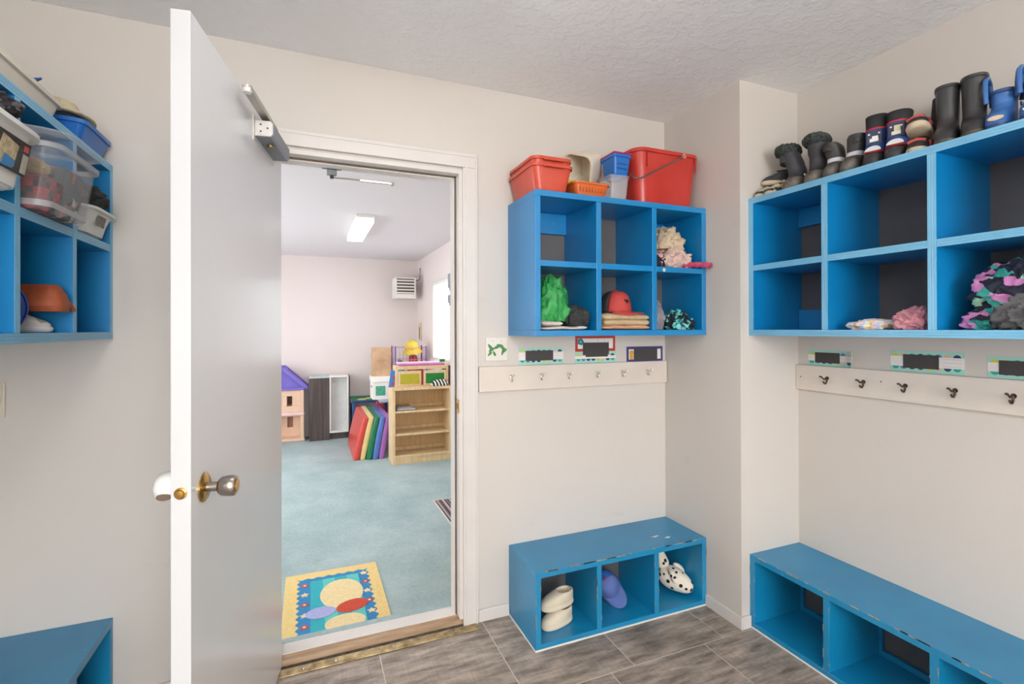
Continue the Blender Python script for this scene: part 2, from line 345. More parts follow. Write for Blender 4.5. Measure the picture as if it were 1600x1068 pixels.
# baseboards
def bb(name, x0, x1, y0, y1, h=.055): return struct(BX(name, (x0, x1, y0, y1, 0, h), TRIM, bev=.003))
bb('baseboard_back', .7145, .864, D-.012, D-.0005); bb('baseboard_left', XL+.0005, JL-.075, D-.012, D-.0005)
bb('baseboard_column', XA-.012, XA-.0005, YC-.012, 1.848); bb('baseboard_column_front', XA, 1.824, YC-.012, YC-.0005)
# door frame
TR = struct(MB().box(JR-.003, .7135, D-.016, D-.0005, 0, 2.0599).box(JL-.072, JL+.003, D-.016, D-.0005, 0, 2.0599).box(JL-.072, .7135, D-.016, D-.0005, 2.06, 2.125).build('trim_1', TRIM, bev=.004))
MB().box(.652, .664, D-.019, D-.0161, 0.001, 2.066).box(.7, .708, D-.019, D-.0161, .001, 2.118).box(JL-.06, .7, D-.019, D-.0161, 2.108, 2.118).build('moulding', TRIM, TR, bev=.001)
jm = struct(MB().box(JR-.0005, JR-.018, D-.005, Y2+.001, .03, JT-.018).box(JL+.018, JL+.0005, D-.005, Y2+.001, .03, JT-.018).box(JL+.0005, JR-.0005, D-.005, Y2+.001, JT-.018, JT-.0005).build('trim_2', TRIM))
MB().box(JR-.018, JR-.03, D+.05, D+.095, .03, JT-.03).box(JL+.03, JL+.018, D+.05, D+.095, .03, JT-.03).box(JL+.018, JR-.018, D+.05, D+.095, JT-.03, JT-.018).build('door_stop', TRIM, jm)
m = MB().box(-.003, .003, D+.044, D+.0495, .03, JT-.018); m.build('weather_seal', M('brown_seal', '6b5a4a', .7), jm, loc=(JR-.0215, 0, 0))
BX('weather_seal', (JL+.018, JR-.018, D+.044, D+.0495, JT-.024, JT-.018), MT['brown_seal'], jm)
sp = MB().box(JR-.0215, JR-.0182, D+.0, D+.035, .955, 1.015).build('strike_plate', BRASS, jm); BX('strike_hole', (JR-.0225, JR-.0215, D+.01, D+.024, .972, .998), DARKM, sp)
# threshold: white sill, bare wood edge, gold strip
th = struct(BX('trim_3', (JL+.001, JR-.001, 2.19, 2.262, -.02, .03), TRIM, bev=.002))
MB().prism([(2.189, -.02), (2.189, .028), (2.158, .022), (2.15, -.02)], lambda y, z: (JL+.002, y, z), lambda y, z: (JR-.002, y, z)).build('wood_edge', SILL, th)
BX('shadow_gap', (JL+.002, JR-.002, 2.1305, 2.1495, .0003, .004), M('dark_gap', '4a4034', .9, var=.3, scale=40), th)  # dark strip in place of the open gap, its shade put into the colour
BX('carpet_nosing', (JL+.001, JR-.001, 2.2625, 2.30, -.15, .031), CARPET, th, bev=.006)
st = tag(BX('threshold_strip', (JL-.05, .70, 2.085, 2.13, 0.0005, .006), M('worn_gold_strip', 'b59a63', .4, .7, var=.35, scale=30), bev=.002), 'worn gold metal strip screwed to the tiles along the doorway', 'threshold')
for x in (-.02, .1, .33, .6): MB().lathe([(.007, .0058), (.006, .0085), (.0005, .009)], 10, (x, 2.108, 0)).build('screw', STEEL, st)

# ================================================================== DOOR
ha = math.atan2(-.98614718, -.16587268)   # local x runs from hinge to free edge, local -y... normal to the right faces camera
dr = struct(bpy.data.objects.new('door_1', None)); COL.objects.link(dr); dr.location = (-.097, 2.128, 0.02); dr.rotation_euler = (0, 0, ha)
# in local space +y is the normal (toward +X world side)
DW = .862; DHh = 2.02
BX('door_panel', (0, DW, -.04, 0, 0, DHh), DOORW, dr, bev=.0015)
kp = MB().lathe([(.0005, 0), (.034, 0), (.034, .003), (.028, .007), (.012, .009), (.0005, .009)], 28, (.79, .0005, .945), 'y').build('rosette', BRASS, dr, smooth=True)
MB().lathe([(.0005, .008), (.011, .008), (.011, .03), (.018, .034), (.0225, .04), (.0245, .055), (.024, .066), (.021, .07), (.0005, .07)], 28, (.79, .0005, .945), 'y').build('knob', STEEL, kp, smooth=True)
MB().lathe([(.0005, .0702), (.017, .0702), (.015, .0725), (.006, .0735), (.0005, .0735)], 24, (.79, .0005, .945), 'y').build('knob_face', BRASS, kp, smooth=True)
# child-proof cover on the far side knob
prof = [(.0005, -.0405), (.026, -.0405), (.032, -.05), (.034, -.062), (.0335, -.074), (.029, -.086), (.018, -.094), (.0005, -.096)]
cv = MB().lathe(prof, 28, (.80, 0, .955), 'y').build('knob_cover', WHITE, dr, smooth=True)
cv['label'] = 'white childproof knob cover'
ring = []
for k in range(20):
    a = 2*math.pi*k/20; ring.append((.80+.0345-.002+.0, -.066+.015*math.cos(a), .937+.0075*math.sin(a)))
lt = MB().lathe([(.0005, DW+.0005), (.013, DW+.0005), (.013, DW+.002), (.009, DW+.003), (.0075, DW+.009), (.0005, DW+.01)], 20, (0, -.02, .955), 'x').build('latch', BRASS, dr, smooth=True)
MB().loft([[(.80+.0295, -.066+.016*math.cos(2*math.pi*k/20), .940+.0085*math.sin(2*math.pi*k/20)) for k in range(20)], [(.80+.0338, -.066+.0145*math.cos(2*math.pi*k/20), .940+.0075*math.sin(2*math.pi*k/20)) for k in range(20)]]).build('finger_hole', M('amber_brown', '6e5a48', .5), cv)
for z in (.2, 1.0, 1.8): MB().tube([(-.002, -.045, z-.045), (-.002, -.045, z+.045)], .006, 10).build('hinge', STEEL, dr)
# closer body with its folded arm
CLW = M('closer_enamel', 'e4e0da', .3, .2, var=.04)
cl = MB().prism([(0, .002), (.05, .002), (.058, .010), (.058, .046), (.05, .054), (0, .054)], lambda y, z: (.14, y+.0005, z+1.925), lambda y, z: (.375, y+.0005, z+1.925)).build('door_closer', GREYM, dr, bev=.002)
MB().prism([(0.004, .004), (.05, .004), (.056, .012), (.056, .044), (.05, .052), (.004, .052)], lambda y, z: (.375, y+.0005, z+1.925), lambda y, z: (.380, y+.0005, z+1.925)).build('end_cap', CLW, cl, bev=.001)
MB().lathe([(.0005, .380), (.021, .380), (.02, .382), (.0005, .382)], 20, (0, .03, 1.953), 'x').build('valve_disc', CLW, cl)
for (y, z) in ((.022, 1.964), (.042, 1.953), (.022, 1.942)): MB().lathe([(.0005, .382), (.003, .382), (.003, .3828), (.0005, .3828)], 8, (0, y, z), 'x').build('valve_hole', DARKM, cl)
BX('mounting_plate', (.13, .39, .0003, .004, 1.912, 1.99), CLW, cl)
MB().lathe([(.0005, 1.9256), (.012, 1.9256), (.011, 1.918), (.0005, 1.917)], 14, (.3, .032, 0)).build('pinion', M('old_brass', '7a6a48', .4, .8), cl)
MB().box(.24, .56, .018, .042, 1.99, 1.994).box(.24, .56, .018, .0205, 1.994, 2.006).box(.24, .56, .0395, .042, 1.994, 2.006).build('closer_arm', M('arm_metal', 'b5b0a8', .35, .5), cl, bev=.001)
MB().lathe([(.0005, 1.984), (.012, 1.984), (.012, 1.996), (.005, 2.0), (.004, 2.008), (.0005, 2.009)], 14, (.555, .03, 0)).build('arm_pivot', CLW, cl, smooth=True)
# closer bracket under the head jamb with its loose rod
br = thing('closer_bracket', 'grey steel closer bracket under the door head with a loose rod', 'bracket', (.095, 2.272, JT-.0185))
MB().box(-.04, .04, -.012, .012, -.005, 0).box(-.02, .02, -.010, .010, -.032, -.005).build('bracket', GREYM, br, bev=.002)
MB().lathe([(.0005, -.045), (.008, -.045), (.008, -.032), (.0005, -.032)], 12).build('pivot_pin', DARKM, br)
rod = MB().tube([(0, 0, -.041), (.07, -.003, -.041), (.12, -.005, -.042)], .0035, 8).build('rod', STEEL, br)
MB().box(.115, .255, -.012, .001, -.047, -.038).lathe([(.0005, -.05), (.009, -.05), (.009, -.036), (.0005, -.036)], 12, (.255, -.006, 0)).build('slotted_arm', SILV, br, bev=.001)

# ================================================================== BLUE CUBBIES AND BENCHES
T = .025
def ply(mb, axis, a0, a1, d0, d1, t0, t1, groove=True):
    # panel whose front edge (depth d0) shows two shallow plywood grooves; axis = run direction 'w' or 'z'
    e = .0012; k = (t1-t0)
    if groove: P = [(d0, t0), (d0, t0+k*.30), (d0+e, t0+k*.33), (d0, t0+k*.36), (d0, t0+k*.62), (d0+e, t0+k*.65), (d0, t0+k*.68), (d0, t1), (d1, t1), (d1, t0)]
    else: P = [(d0, t0), (d0, t1), (d1, t1), (d1, t0)]
    if axis == 'w': mb.prism(P, lambda d, t: (a0, d, t), lambda d, t: (a1, d, t))
    else: mb.prism(P, lambda d, t: (t, d, a0), lambda d, t: (t, d, a1))
    return mb
def cubby(name, label, cat, loc, rotz, divs, depth, h, shelf, mat, rails=(), groove=True, caulk=False, frames=False):
    o = thing(name, label, cat, loc, rotz); w_ = divs[-1]; bev = .0015
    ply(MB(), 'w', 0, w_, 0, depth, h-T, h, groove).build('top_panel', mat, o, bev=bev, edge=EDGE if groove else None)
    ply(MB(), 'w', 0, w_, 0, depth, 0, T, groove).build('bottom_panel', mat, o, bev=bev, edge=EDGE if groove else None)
    for i, x in enumerate(divs):
        a, b, nm = (x, x+T, 'side_panel') if i == 0 else (x-T, x, 'side_panel') if i == len(divs)-1 else (x-T/2, x+T/2, 'divider')
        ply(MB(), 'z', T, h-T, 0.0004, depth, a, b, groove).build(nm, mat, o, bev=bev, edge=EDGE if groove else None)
    BX('back_panel', (T, w_-T, depth-.008, depth-.001, T, h-T), BACKP, o)
    ed = [(divs[i]+(T if i == 0 else T/2), divs[i+1]-(T if i == len(divs)-2 else T/2)) for i in range(len(divs)-1)]
    for (a, b) in ed:
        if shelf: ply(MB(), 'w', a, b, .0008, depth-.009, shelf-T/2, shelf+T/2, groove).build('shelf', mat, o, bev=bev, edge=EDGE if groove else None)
        if frames:
            MB().box(a+.001, a+.016, depth-.028, depth-.009, T, h-T).box(a+.016, b-.001, depth-.028, depth-.009, T, T+.022).build('back_batten', mat, o, bev=.002)
    for (ci, za, zb) in rails:
        a, b = ed[ci]; BX('hanging_rail', (a+.0005, b-.0005, depth-.03, depth-.009, za, zb), mat, o, bev=.002)
        for q in (.12, .2): MB().lathe([(.004, 0), (.003, -.002), (.0005, -.0025)], 8, (a+q, depth-.03, (za+zb)/2), 'y').build('screw', STEEL, o)
    if caulk:
        m = MB().tube([(-.002, depth-.01, .003), (-.002, -.002, .003), (w_+.0, -.002, .003)], .004, 6); m.build('caulk_line', CAULK, o)
    return o
ct, cb = 1.911, 1.302; ch = ct-cb
cc = cubby('wall_cubby', 'blue six-hole wall cubby with bins on top, above the three-hole bench', 'cubby shelf', (.8655, 1.8448, cb), 0, [0, .307, .605, .9095], D-1.8448-.0005, ch, .305, BLUE, rails=[(0, .485, ch-T-.001), (2, .485, ch-T-.001)], groove=False)
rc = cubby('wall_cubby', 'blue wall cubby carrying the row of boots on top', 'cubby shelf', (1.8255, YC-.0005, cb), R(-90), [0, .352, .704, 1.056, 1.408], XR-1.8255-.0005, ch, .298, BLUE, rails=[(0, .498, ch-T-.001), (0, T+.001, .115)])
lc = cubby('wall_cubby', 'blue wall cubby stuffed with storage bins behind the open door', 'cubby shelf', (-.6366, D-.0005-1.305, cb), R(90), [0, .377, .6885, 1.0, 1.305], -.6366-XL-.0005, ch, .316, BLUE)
bh = .3233
bc = cubby('cubby_bench', 'blue three-hole shoe bench holding a dalmatian slipper', 'bench', (.8655, 1.8500, .0005), 0, [0, .307, .615, .9095], D-1.85-.0005, bh, None, BLUEW, groove=False, caulk=True, frames=True)
rb = cubby('cubby_bench', 'long worn blue shoe bench under the dark bronze hooks', 'bench', (1.8255, YC-.0005, .0005), R(-90), [0, .352, .704, 1.056, 1.408], XR-1.8255-.0005, bh, None, BLUEW, groove=False, caulk=True, frames=True)
lb = cubby('cubby_bench', 'blue shoe bench on the floor behind the open door', 'bench', (-.6366, D-.0005-1.305, .0005), R(90), [0, .377, .6885, 1.0, 1.305], -.6366-XL-.0005, bh, None, BLUEW, groove=False, frames=True)
# worn patches: white paint flecks and chipped front edges on the benches
for (x, y, s) in ((.69, .105, 1), (.74, .075, .8)):
    pts = [(.018*s*math.cos(a)*(1+.5*math.sin(3*a+x*9)), .007*s*math.sin(a)*(1+.4*math.cos(2*a+y*50))) for a in [k*math.pi/8 for k in range(16)]]
    MB().prism(pts, lambda a, b: (x+a, y+b, bh-.0003), lambda a, b: (x+a, y+b, bh+.0006)).build('paint_fleck', WHITE, bc)
CHIP = M('bare_chipboard', 'b79f83', .8, var=.2, scale=60)
rnd = random.Random(4)
for par, w_ in ((bc, .9095), (rb, 1.408)):
    for k in range(34):
        x = rnd.uniform(.03, w_-.05); l = rnd.uniform(.008, .05)
        pts = [(x, 0), (x+l*.3, rnd.uniform(.001, .003)), (x+l*.7, rnd.uniform(.0008, .003)), (x+l, 0)]
        MB().prism(pts, lambda a, b: (a, b, bh-.0025), lambda a, b: (a, b, bh+.0005)).add([(x, -.0005, bh-.003), (x+l, -.0005, bh-.003), (x+l, -.0005, bh), (x, -.0005, bh), (x, .0005, bh-.003), (x+l, .0005, bh-.003), (x+l, .0005, bh), (x, .0005, bh)], [(0, 1, 2, 3), (4, 7, 6, 5), (0, 4, 5, 1), (1, 5, 6, 2), (2, 6, 7, 3), (3, 7, 4, 0)]).build('edge_chip', CHIP, par)
for par, dv in ((bc, [0, .307, .615, .9095]), (rb, [0, .352, .704, 1.056])):
    for x in dv:
        xx = x+.0125 if x == 0 else x-.0125 if x > .9 and par is bc else x
        for k in range(5):
            z = rnd.uniform(.02, .27); l = rnd.uniform(.008, .035); sd = rnd.choice((-1, 1)); e_ = xx+sd*.0125
            MB().box(min(e_, e_-sd*.002), max(e_, e_-sd*.002), -.0008, .001, z, z+l).build('edge_chip', CHIP, par)
m = MB().box(0, .016, -.0005, .0, .0, .012).box(.004, .013, -.0006, 0, -.004, 0); m.build('tape_scrap', M('masking_tape', 'd9d2b8', .7), cc, loc=(.65, -.0004, .298))

# ================================================================== HOOK BOARDS, TAGS, PLATES
def hook(par, x, z, mat, s=1):
    def P(y, zz): return (x, -y*s, z+zz*s)
    m = MB(); m.lathe([(.0005, 0), (.010*s, 0), (.009*s, -.002), (.0005, -.003)], 12, (x, 0, z+.006*s), 'y')
    m.tube([P(.001, .014), P(.004, -.012), P(.012, -.022), P(.022, -.02), P(.028, -.012)], [.0045*s, .0045*s, .004*s, .0035*s, .0035*s], 8)
    m.tube([P(.001, .012), P(.012, .006), P(.024, .002), P(.034, .008), P(.046, .018), P(.054, .017)], [.0045*s, .004*s, .0035*s, .0035*s, .0035*s, .0035*s], 8)
    for p in (P(.028, -.012), P(.054, .017)): m.lathe([(.0005, p[2]-.005*s), (.0045*s, p[2]-.002*s), (.0045*s, p[2]+.002*s), (.0005, p[2]+.005*s)], 8, (p[0], p[1], 0))
    return m.build('hook', mat, par, smooth=True)
hb1 = thing('hook_board', 'cream board with six nickel coat hooks beside the door casing', 'hook board', (.7155, D-.0005, 1.046))
BX('board', (0, 1.057, -.019, 0, 0, .115), HOOKB, hb1, bev=.002)
for x in (.87, 1.025, 1.174, 1.334, 1.487, 1.643): hook(hb1, x-.7155, .062, SILV, .8).location.y = -.019
hb2 = thing('hook_board', 'cream board with dark bronze coat hooks above the long bench', 'hook board', (XR-.0005, YC-.001, 1.048), R(-90))
BX('board', (0, 1.38, -.019, 0, 0, .115), HOOKB, hb2, bev=.002)
for y in (1.490, 1.335, 1.180, 1.022, .865, .71, .555, .4): hook(hb2, YC-y, .058, DARKM, .85).location.y = -.019
for (x, z) in ((.025, .06), (.375, .07), (1.2, .06)): MB().lathe([(.0005, 0), (.003, 0), (.002, -.001), (.0005, -.001)], 8, (x, -.019, z), 'y').build('screw', DARKM, hb2)
TEAL, MINT, NAVY, YEL, SALM, DGREY = [M('print_'+n, c, .6, var=.02) for n, c in (('teal', '2aa59b'), ('mint', 'a9dccb'), ('navy', '323a68'), ('yellow', 'd8d33c'), ('salmon', 'eebda8'), ('charcoal', '45403f'))]
PAPER = M('white_card', 'f1ece6', .55, var=.01)
def name_tag(label, loc, rotz, w_, h_, style, panel, curl=0.0, group=None, tilt=0):
    o = thing('name_tag', label, 'name tag', loc, (0, tilt, rotz))
    def bend(p):
        x, y, z = p
        if curl and x > w_*.72:
            k = (x-w_*.72)/(w_*.28); return (w_*.72+w_*.28*math.sin(k*1.2)/1.2, y-curl*k*k, z)
        return p
    def strip(nm, x0, x1, za, zb, y, mat):
        m = MB(); n = max(1, int((x1-x0)/.008)); rings = []
        for i in range(n+1):
            x = x0+(x1-x0)*i/n; rings.append([bend(q) for q in ((x, y, za), (x, y, zb), (x, y+.0006, zb), (x, y+.0006, za))])
        return m.loft(rings).build(nm, mat, o)
    def dots(za, up_, seq, x0=.008, pitch=.0285, r=.0115):
        for i, c in enumerate(seq):
            cx = x0+r+i*pitch
            if cx+r > w_: break
            pts = [(cx+r*math.cos(a), za+(r if up_ else -r)*.95*math.sin(a)) for a in [math.pi*k/10 for k in range(11)]]
            MB().prism(pts, lambda x, z: bend((x, -.0017, z)), lambda x, z: bend((x, -.0011, z))).build('print_dot', c, o)
    bw = .021
    if style == 'dots':
        strip('card', 0, w_, 0, h_, -.0006, PAPER)
        strip('border', 0, w_, 0, bw, -.0012, MINT); strip('border', 0, w_, h_-bw, h_, -.0012, MINT)
        seq = [YEL, SALM, TEAL, NAVY, TEAL, M('print_violet', '6a78b8', .6), SALM, NAVY, TEAL, YEL]
        dots(h_-bw, True, seq); dots(bw, False, [TEAL, MT['print_violet'], NAVY, NAVY, YEL, SALM, NAVY, TEAL, NAVY, TEAL])
        for zz in (.33, .5, .66): strip('rule_line', w_*.72, w_*.97, h_*zz, h_*zz+.0008, -.0012, M('print_grey', 'a9a6a4', .6))
    else:
        bc_ = M('print_red', 'c43a2a', .55) if style == 'red' else M('print_purple', '473f86', .55)
        strip('card', 0, w_, 0, h_, -.0006, bc_); strip('inset', .014, w_-.014, .014, h_-.014, -.0012, PAPER)
        if style == 'red':
            for k in range(5):
                a = k*1.26; MB().lathe([(.0005, -.0018), (.008, -.0018), (.008, -.0013), (.0005, -.0013)], 10, (.03+.011*math.cos(a), 0, h_*.62+.011*math.sin(a)), 'y').build('print_petal', M('print_cyan', '1f8fa0', .6), o)
            for x in (.13, .17, .19): strip('rule_line', x, x+.002, h_*.62, h_*.85, -.0013, MT['print_grey'])
        else:
            MB().lathe([(.0005, -.0018), (.014, -.0018), (.014, -.0013), (.0005, -.0013)], 14, (.03, 0, h_*.6), 'y').build('print_disc', M('print_gold', 'e0a93a', .6), o)
            MB().box(.019, .041, -.0018, -.0013, h_*.18, h_*.45).build('print_block', MT['print_gold'], o)
    a, b, za, zb = panel; strip('name_panel', a, b, za, zb, -.0024, DGREY)
    return o
yw = D-.0005
name_tag('paper name tag with rows of dots, first after the wall plate', (.918, yw, 1.163), 0, .239, .080, 'dots', (.035, .182, .018, .066))
name_tag('red bordered paper name tag tucked up under the wall cubby', (1.224, yw, 1.219), 0, .234, .079, 'red', (.042, .195, -.018, .045))
name_tag('dotted paper name tag lying behind the red bordered tag', (1.222, yw+.0001, 1.1615), 0, .24, .056, 'dots', (.06, .19, .03, .05))
name_tag('purple bordered paper name tag in the wall corner', (1.528, yw, 1.158), 0, .232, .081, 'purple', (.044, .195, .009, .072))
xw = XR-.0005
name_tag('dotted paper name tag with its end curling off the wall', (xw, 1.592, 1.1635), R(-90), .236, .07, 'dots', (.035, .148, .014, .06), curl=.035)
name_tag('flat dotted paper name tag between two others over bronze hooks', (xw, 1.242, 1.1645), R(-90), .24, .081, 'dots', (.046, .164, .015, .067))
name_tag('dotted paper name tag nearest the patterned swimwear, over bronze hooks', (xw, .938, 1.1645), R(-90), .24, .073, 'dots', (.03, .16, .012, .06))
pl = thing('wall_plate', 'cream wall plate with a green ribbon bow beside the door casing', 'wall plate', (.751, D-.0005, 1.185))
BX('plate', (0, .11, -.006, 0, 0, .11), OFFW, pl, bev=.003)
for x in (.035, .078): MB().lathe([(.0005, 0), (.0025, 0), (.002, -.001), (.0005, -.001)], 8, (x, -.006, .092), 'y').build('screw', STEEL, pl)
GR = M('green_ribbon', '3f8f3e', .5, var=.25, scale=60)
m = MB()
for q, (cx_, cz_, a_, b_, an) in enumerate(((.022, .066, .017, .007, -.9), (.027, .052, .016, .006, .5), (.02, .034, .014, .006, .8), (.042, .036, .014, .005, -1.1), (.05, .062, .018, .006, .35), (.07, .07, .018, .0075, -.35), (.086, .058, .015, .007, -.9), (.083, .038, .014, .005, 1.2), (.094, .048, .012, .006, .9))):
    pts = [(cx_+a_*math.cos(t)*math.cos(an)-b_*math.sin(t)*math.sin(an)*(1+.5*math.cos(t)), cz_+a_*math.cos(t)*math.sin(an)+b_*math.sin(t)*math.cos(an)*(1+.5*math.cos(t))) for t in [k*math.pi/7 for k in range(14)]]
    m.prism(pts, lambda x, z: (x, -.0080-q*.0003, z), lambda x, z: (x, -.0062, z))
m.build('ribbon_bow', GR, pl, bev=.001)
SWT = M('aged_switch', 'ddd0bb', .4, var=.03)
sw = thing('light_switch', 'cream light switch plate on the wall behind the open door', 'light switch', (-.994, D-.0005, 1.046))
sw.location.x = -.9475
BX('plate', (0, .0235, -.006, 0, 0, .117), SWT, sw, bev=.003); BX('toggle', (.006, .014, -.016, -.006, .048, .068), OFFW, sw, bev=.002)

# entry ceiling lamp (above the frame) and playroom ceiling lamp
cl1 = thing('ceiling_light', 'white ceiling light above the blue entry cubbies', 'ceiling light', (.3, 1.18, H))
BX('housing', (-.3, .3, -.06, .06, -.05, -.0005), WHITE, cl1, bev=.004); BX('diffuser', (-.34, .34, -.11, .11, -.12, -.065), LAMPM, cl1, bev=.01); BX('stem', (-.02, .02, -.02, .02, -.065, -.05), WHITE, cl1)
cl3 = thing('ceiling_light', 'long suspended white light by the cubby behind the door', 'ceiling light', (-.25, -.75, H), R(90))  # inferred lamp; its long drop is added to brighten the ceiling
BX('housing', (-.5, .5, -.06, .06, -.03, -.0005), WHITE, cl3, bev=.004); BX('diffuser', (-.56, .56, -.11, .11, -.42, -.36), LAMPN, cl3, bev=.01)
for x in (-.4, .4): BX('stem', (x-.01, x+.01, -.01, .01, -.36, -.03), WHITE, cl3)
cl2 = thing('ceiling_light', 'white box ceiling light in the playroom', 'ceiling light', (.47, 5.09, H2))
BX('housing', (-.08, .08, -.54, .54, -.03, -.0005), WHITE, cl2, bev=.003); BX('diffuser', (-.078, .078, -.535, .535, -.07, -.03), M('playroom_diffuser', 'fffaf6', .5, var=0, emit=.9), cl2, bev=.004)

# ================================================================== ON TOP OF THE CENTRE CUBBY
ZT = ct+.0008
def bin_thing(name, label, cat, loc, rot, dims, mat, group=None, r=.02, th=.003, rim=.008, rimh=.012, br=.012, part='bin_body'):
    o = thing(name, label, cat, loc, rot, group); binmesh(*dims, r=r, th=th, rim=rim, rimh=rimh, br=br).build(part, mat, o, smooth=True, angle=50); return o
REDO = M('orange_red_plastic', 'd4503a', .32, var=.05); REDP = M('red_plastic', 'c8392f', .28, var=.05); ORG = M('orange_plastic', 'dd6a2c', .35, var=.05)
CREAMP = M('cream_plastic', 'efe4cf', .35, var=.04); YELP = M('yellow_plastic', 'dfc64c', .4, var=.05); BLUP = M('blue_plastic', '1f6fc4', .3, var=.05)
MAGP = M('magenta_plastic', 'b81e6a', .35, var=.05); CLEAR = M('clear_plastic', 'f2f4f6', .12, var=0, alpha=.2); CLEARB = M('cloudy_plastic', 'eef0f2', .15, var=0, alpha=.13)
b1 = bin_thing('storage_bin', 'orange-red bin lowest of the nested pair on the wall cubby', 'bin', (.958, 1.995, ZT), 0, (.15, .25, .185, .275, .115), REDO, r=.025)
b2 = bin_thing('storage_bin', 'orange-red bin nested inside another on the wall cubby', 'bin', (.958, 1.997, ZT+.028), 0, (.146, .246, .178, .268, .118), REDO, r=.025)
for o in (b1, b2): BX('handle_lip', (-.05, .05, -.158, -.146, .098, .108), REDO, o, bev=.003)
ob = bin_thing('basket', 'small orange basket with slots in front of the cream tub', 'basket', (1.156, 1.932, ZT), 0, (.15, .11, .178, .13, .062), ORG, r=.02, rim=.006, rimh=.008)
for k in range(9): BX('slot', (-.064+k*.0155, -.058+k*.0155, -.0618, -.0578, .022, .044), M('orange_shadow_slot', 'b84f1c', .5), ob)
yt = bin_thing('storage_bin', 'yellow tub standing between the orange basket and cream tub', 'bin', (1.125, 2.082, ZT), 0, (.10, .085, .125, .105, .115), YELP)
cr_ = bin_thing('storage_bin', 'cream tub tipped over above the orange basket', 'bin', (1.275, 2.06, ZT+.215), 0, (.135, .115, .165, .14, .14), CREAMP, r=.03, rim=.006, br=.02)
cr_.rotation_euler = Vector((0, 0, 1)).rotation_difference(Vector((-.72, -.30, -.42)).normalized()).to_euler()
cu = bin_thing('clear_cup', 'clear plastic box beside the red mop bucket', 'container', (1.308, 1.93, ZT), 0, (.085, .085, .1, .105, .115), CLEAR, r=.012, rim=.005, rimh=.006)
bb1 = bin_thing('storage_bin', 'blue slotted bin standing on the clear plastic box', 'bin', (1.318, 1.93, ZT+.1155), 0, (.075, .09, .088, .11, .095), BLUP, r=.01, rim=.005)
BX('slot_label', (-.025, .025, -.0535, -.0505, .05, .056), M('deep_blue', '174f96', .4), bb1); BX('slot_label', (-.025, .025, -.052, -.049, .03, .036), MT['deep_blue'], bb1)
BX('magenta_lid', (-.05, .05, -.061, .061, .0955, .104), MAGP, bb1, bev=.003)
rbk = bin_thing('mop_bucket', 'large red rectangular bucket with a steel handle', 'bucket', (1.5745, 1.995, ZT), 0, (.32, .225, .365, .255, .255), REDP, r=.045, rim=.010, rimh=.016, th=.004, br=.006)
MB().tube([(-.205, -.02, .205), (-.207, -.136, .105), (-.17, -.146, .108), (.05, -.148, .224), (.075, -.150, .238)], .0035, 8).build('handle', STEEL, rbk, smooth=True)
MB().lathe([(.0005, -.1515), (.012, -.1515), (.011, -.141), (.0005, -.141)], 12, (.07, 0, .236), 'y').build('handle_lug', M('pale_red', 'd98b7a', .4), rbk)
for x in (-.13, .15): BX('rib', (x, x+.006, -.1365, -.1275, .17, .236), REDP, rbk, bev=.002)

# ================================================================== IN THE CENTRE CUBBY
lo = cb+T+.0006; hi = cb+.305+T/2+.0006
def cloth(name, label, cat, mat, c, r, **kw):
    return tag(heap(name, mat, c, r, **kw), label, cat)
cx1 = .8655
WCL = M('white_cotton', 'e6ddd2', .9, var=.12, scale=25, bmp=.3, bscale=40); GRN = M('green_nylon', '2fa84e', .5, var=.18, scale=9, bmp=.25, bscale=22)
KHK = M('khaki_cotton', 'cdb48c', .9, var=.12, scale=18, bmp=.2); PINKC = M('pink_cotton', 'e39aa6', .9, var=.15, scale=20, bmp=.2); HOTP = M('hot_pink_cotton', 'cc3a63', .85, var=.25, scale=25, bmp=.2)
GREYC = M('grey_cotton', '5b5b5d', .9, var=.15, bmp=.25)
fw1 = thing('folded_cloth', 'folded white cloth under the green jacket in the wall cubby', 'cloth', (0, 0, 0))
m = MB(); folded(m, 1.02, 1.965, lo, .225, .21, .018, 1); m.build('layer', WCL, fw1, smooth=True, angle=80); m = MB(); folded(m, .955, 1.94, lo+.018, .10, .17, .02, 5); m.build('layer', WCL, fw1, smooth=True, angle=80)
cloth('green_jacket', 'crumpled green nylon jacket in the lower wall cubby', 'jacket', GRN, (.995, 1.985, lo+.0385), (.083, .088, .205), seed=3, wr=.2, fold=.13, foldk=6, fr=2)
cloth('black_garment', 'black garment slumped beside the green jacket', 'clothing', BLACK, (1.095, 1.925, lo+.0195), (.052, .058, .09), seed=8, wr=.18, fold=.1)
ks = thing('folded_trousers', 'folded khaki trousers under the red cap', 'clothing', (0, 0, 0))
for i, (ww, hh, dx, zz) in enumerate(((.262, .022, 0, 0), (.25, .034, .006, .016), (.262, .03, -.002, .042))):
    m = MB(); folded(m, 1.328+dx, 1.955, lo+.0005+zz, ww, .19, hh, 11+i*3, 40); m.build('layer', KHK if i else M('peach_cotton', 'dba57f', .9, var=.1, bmp=.2), ks, smooth=True, angle=80)
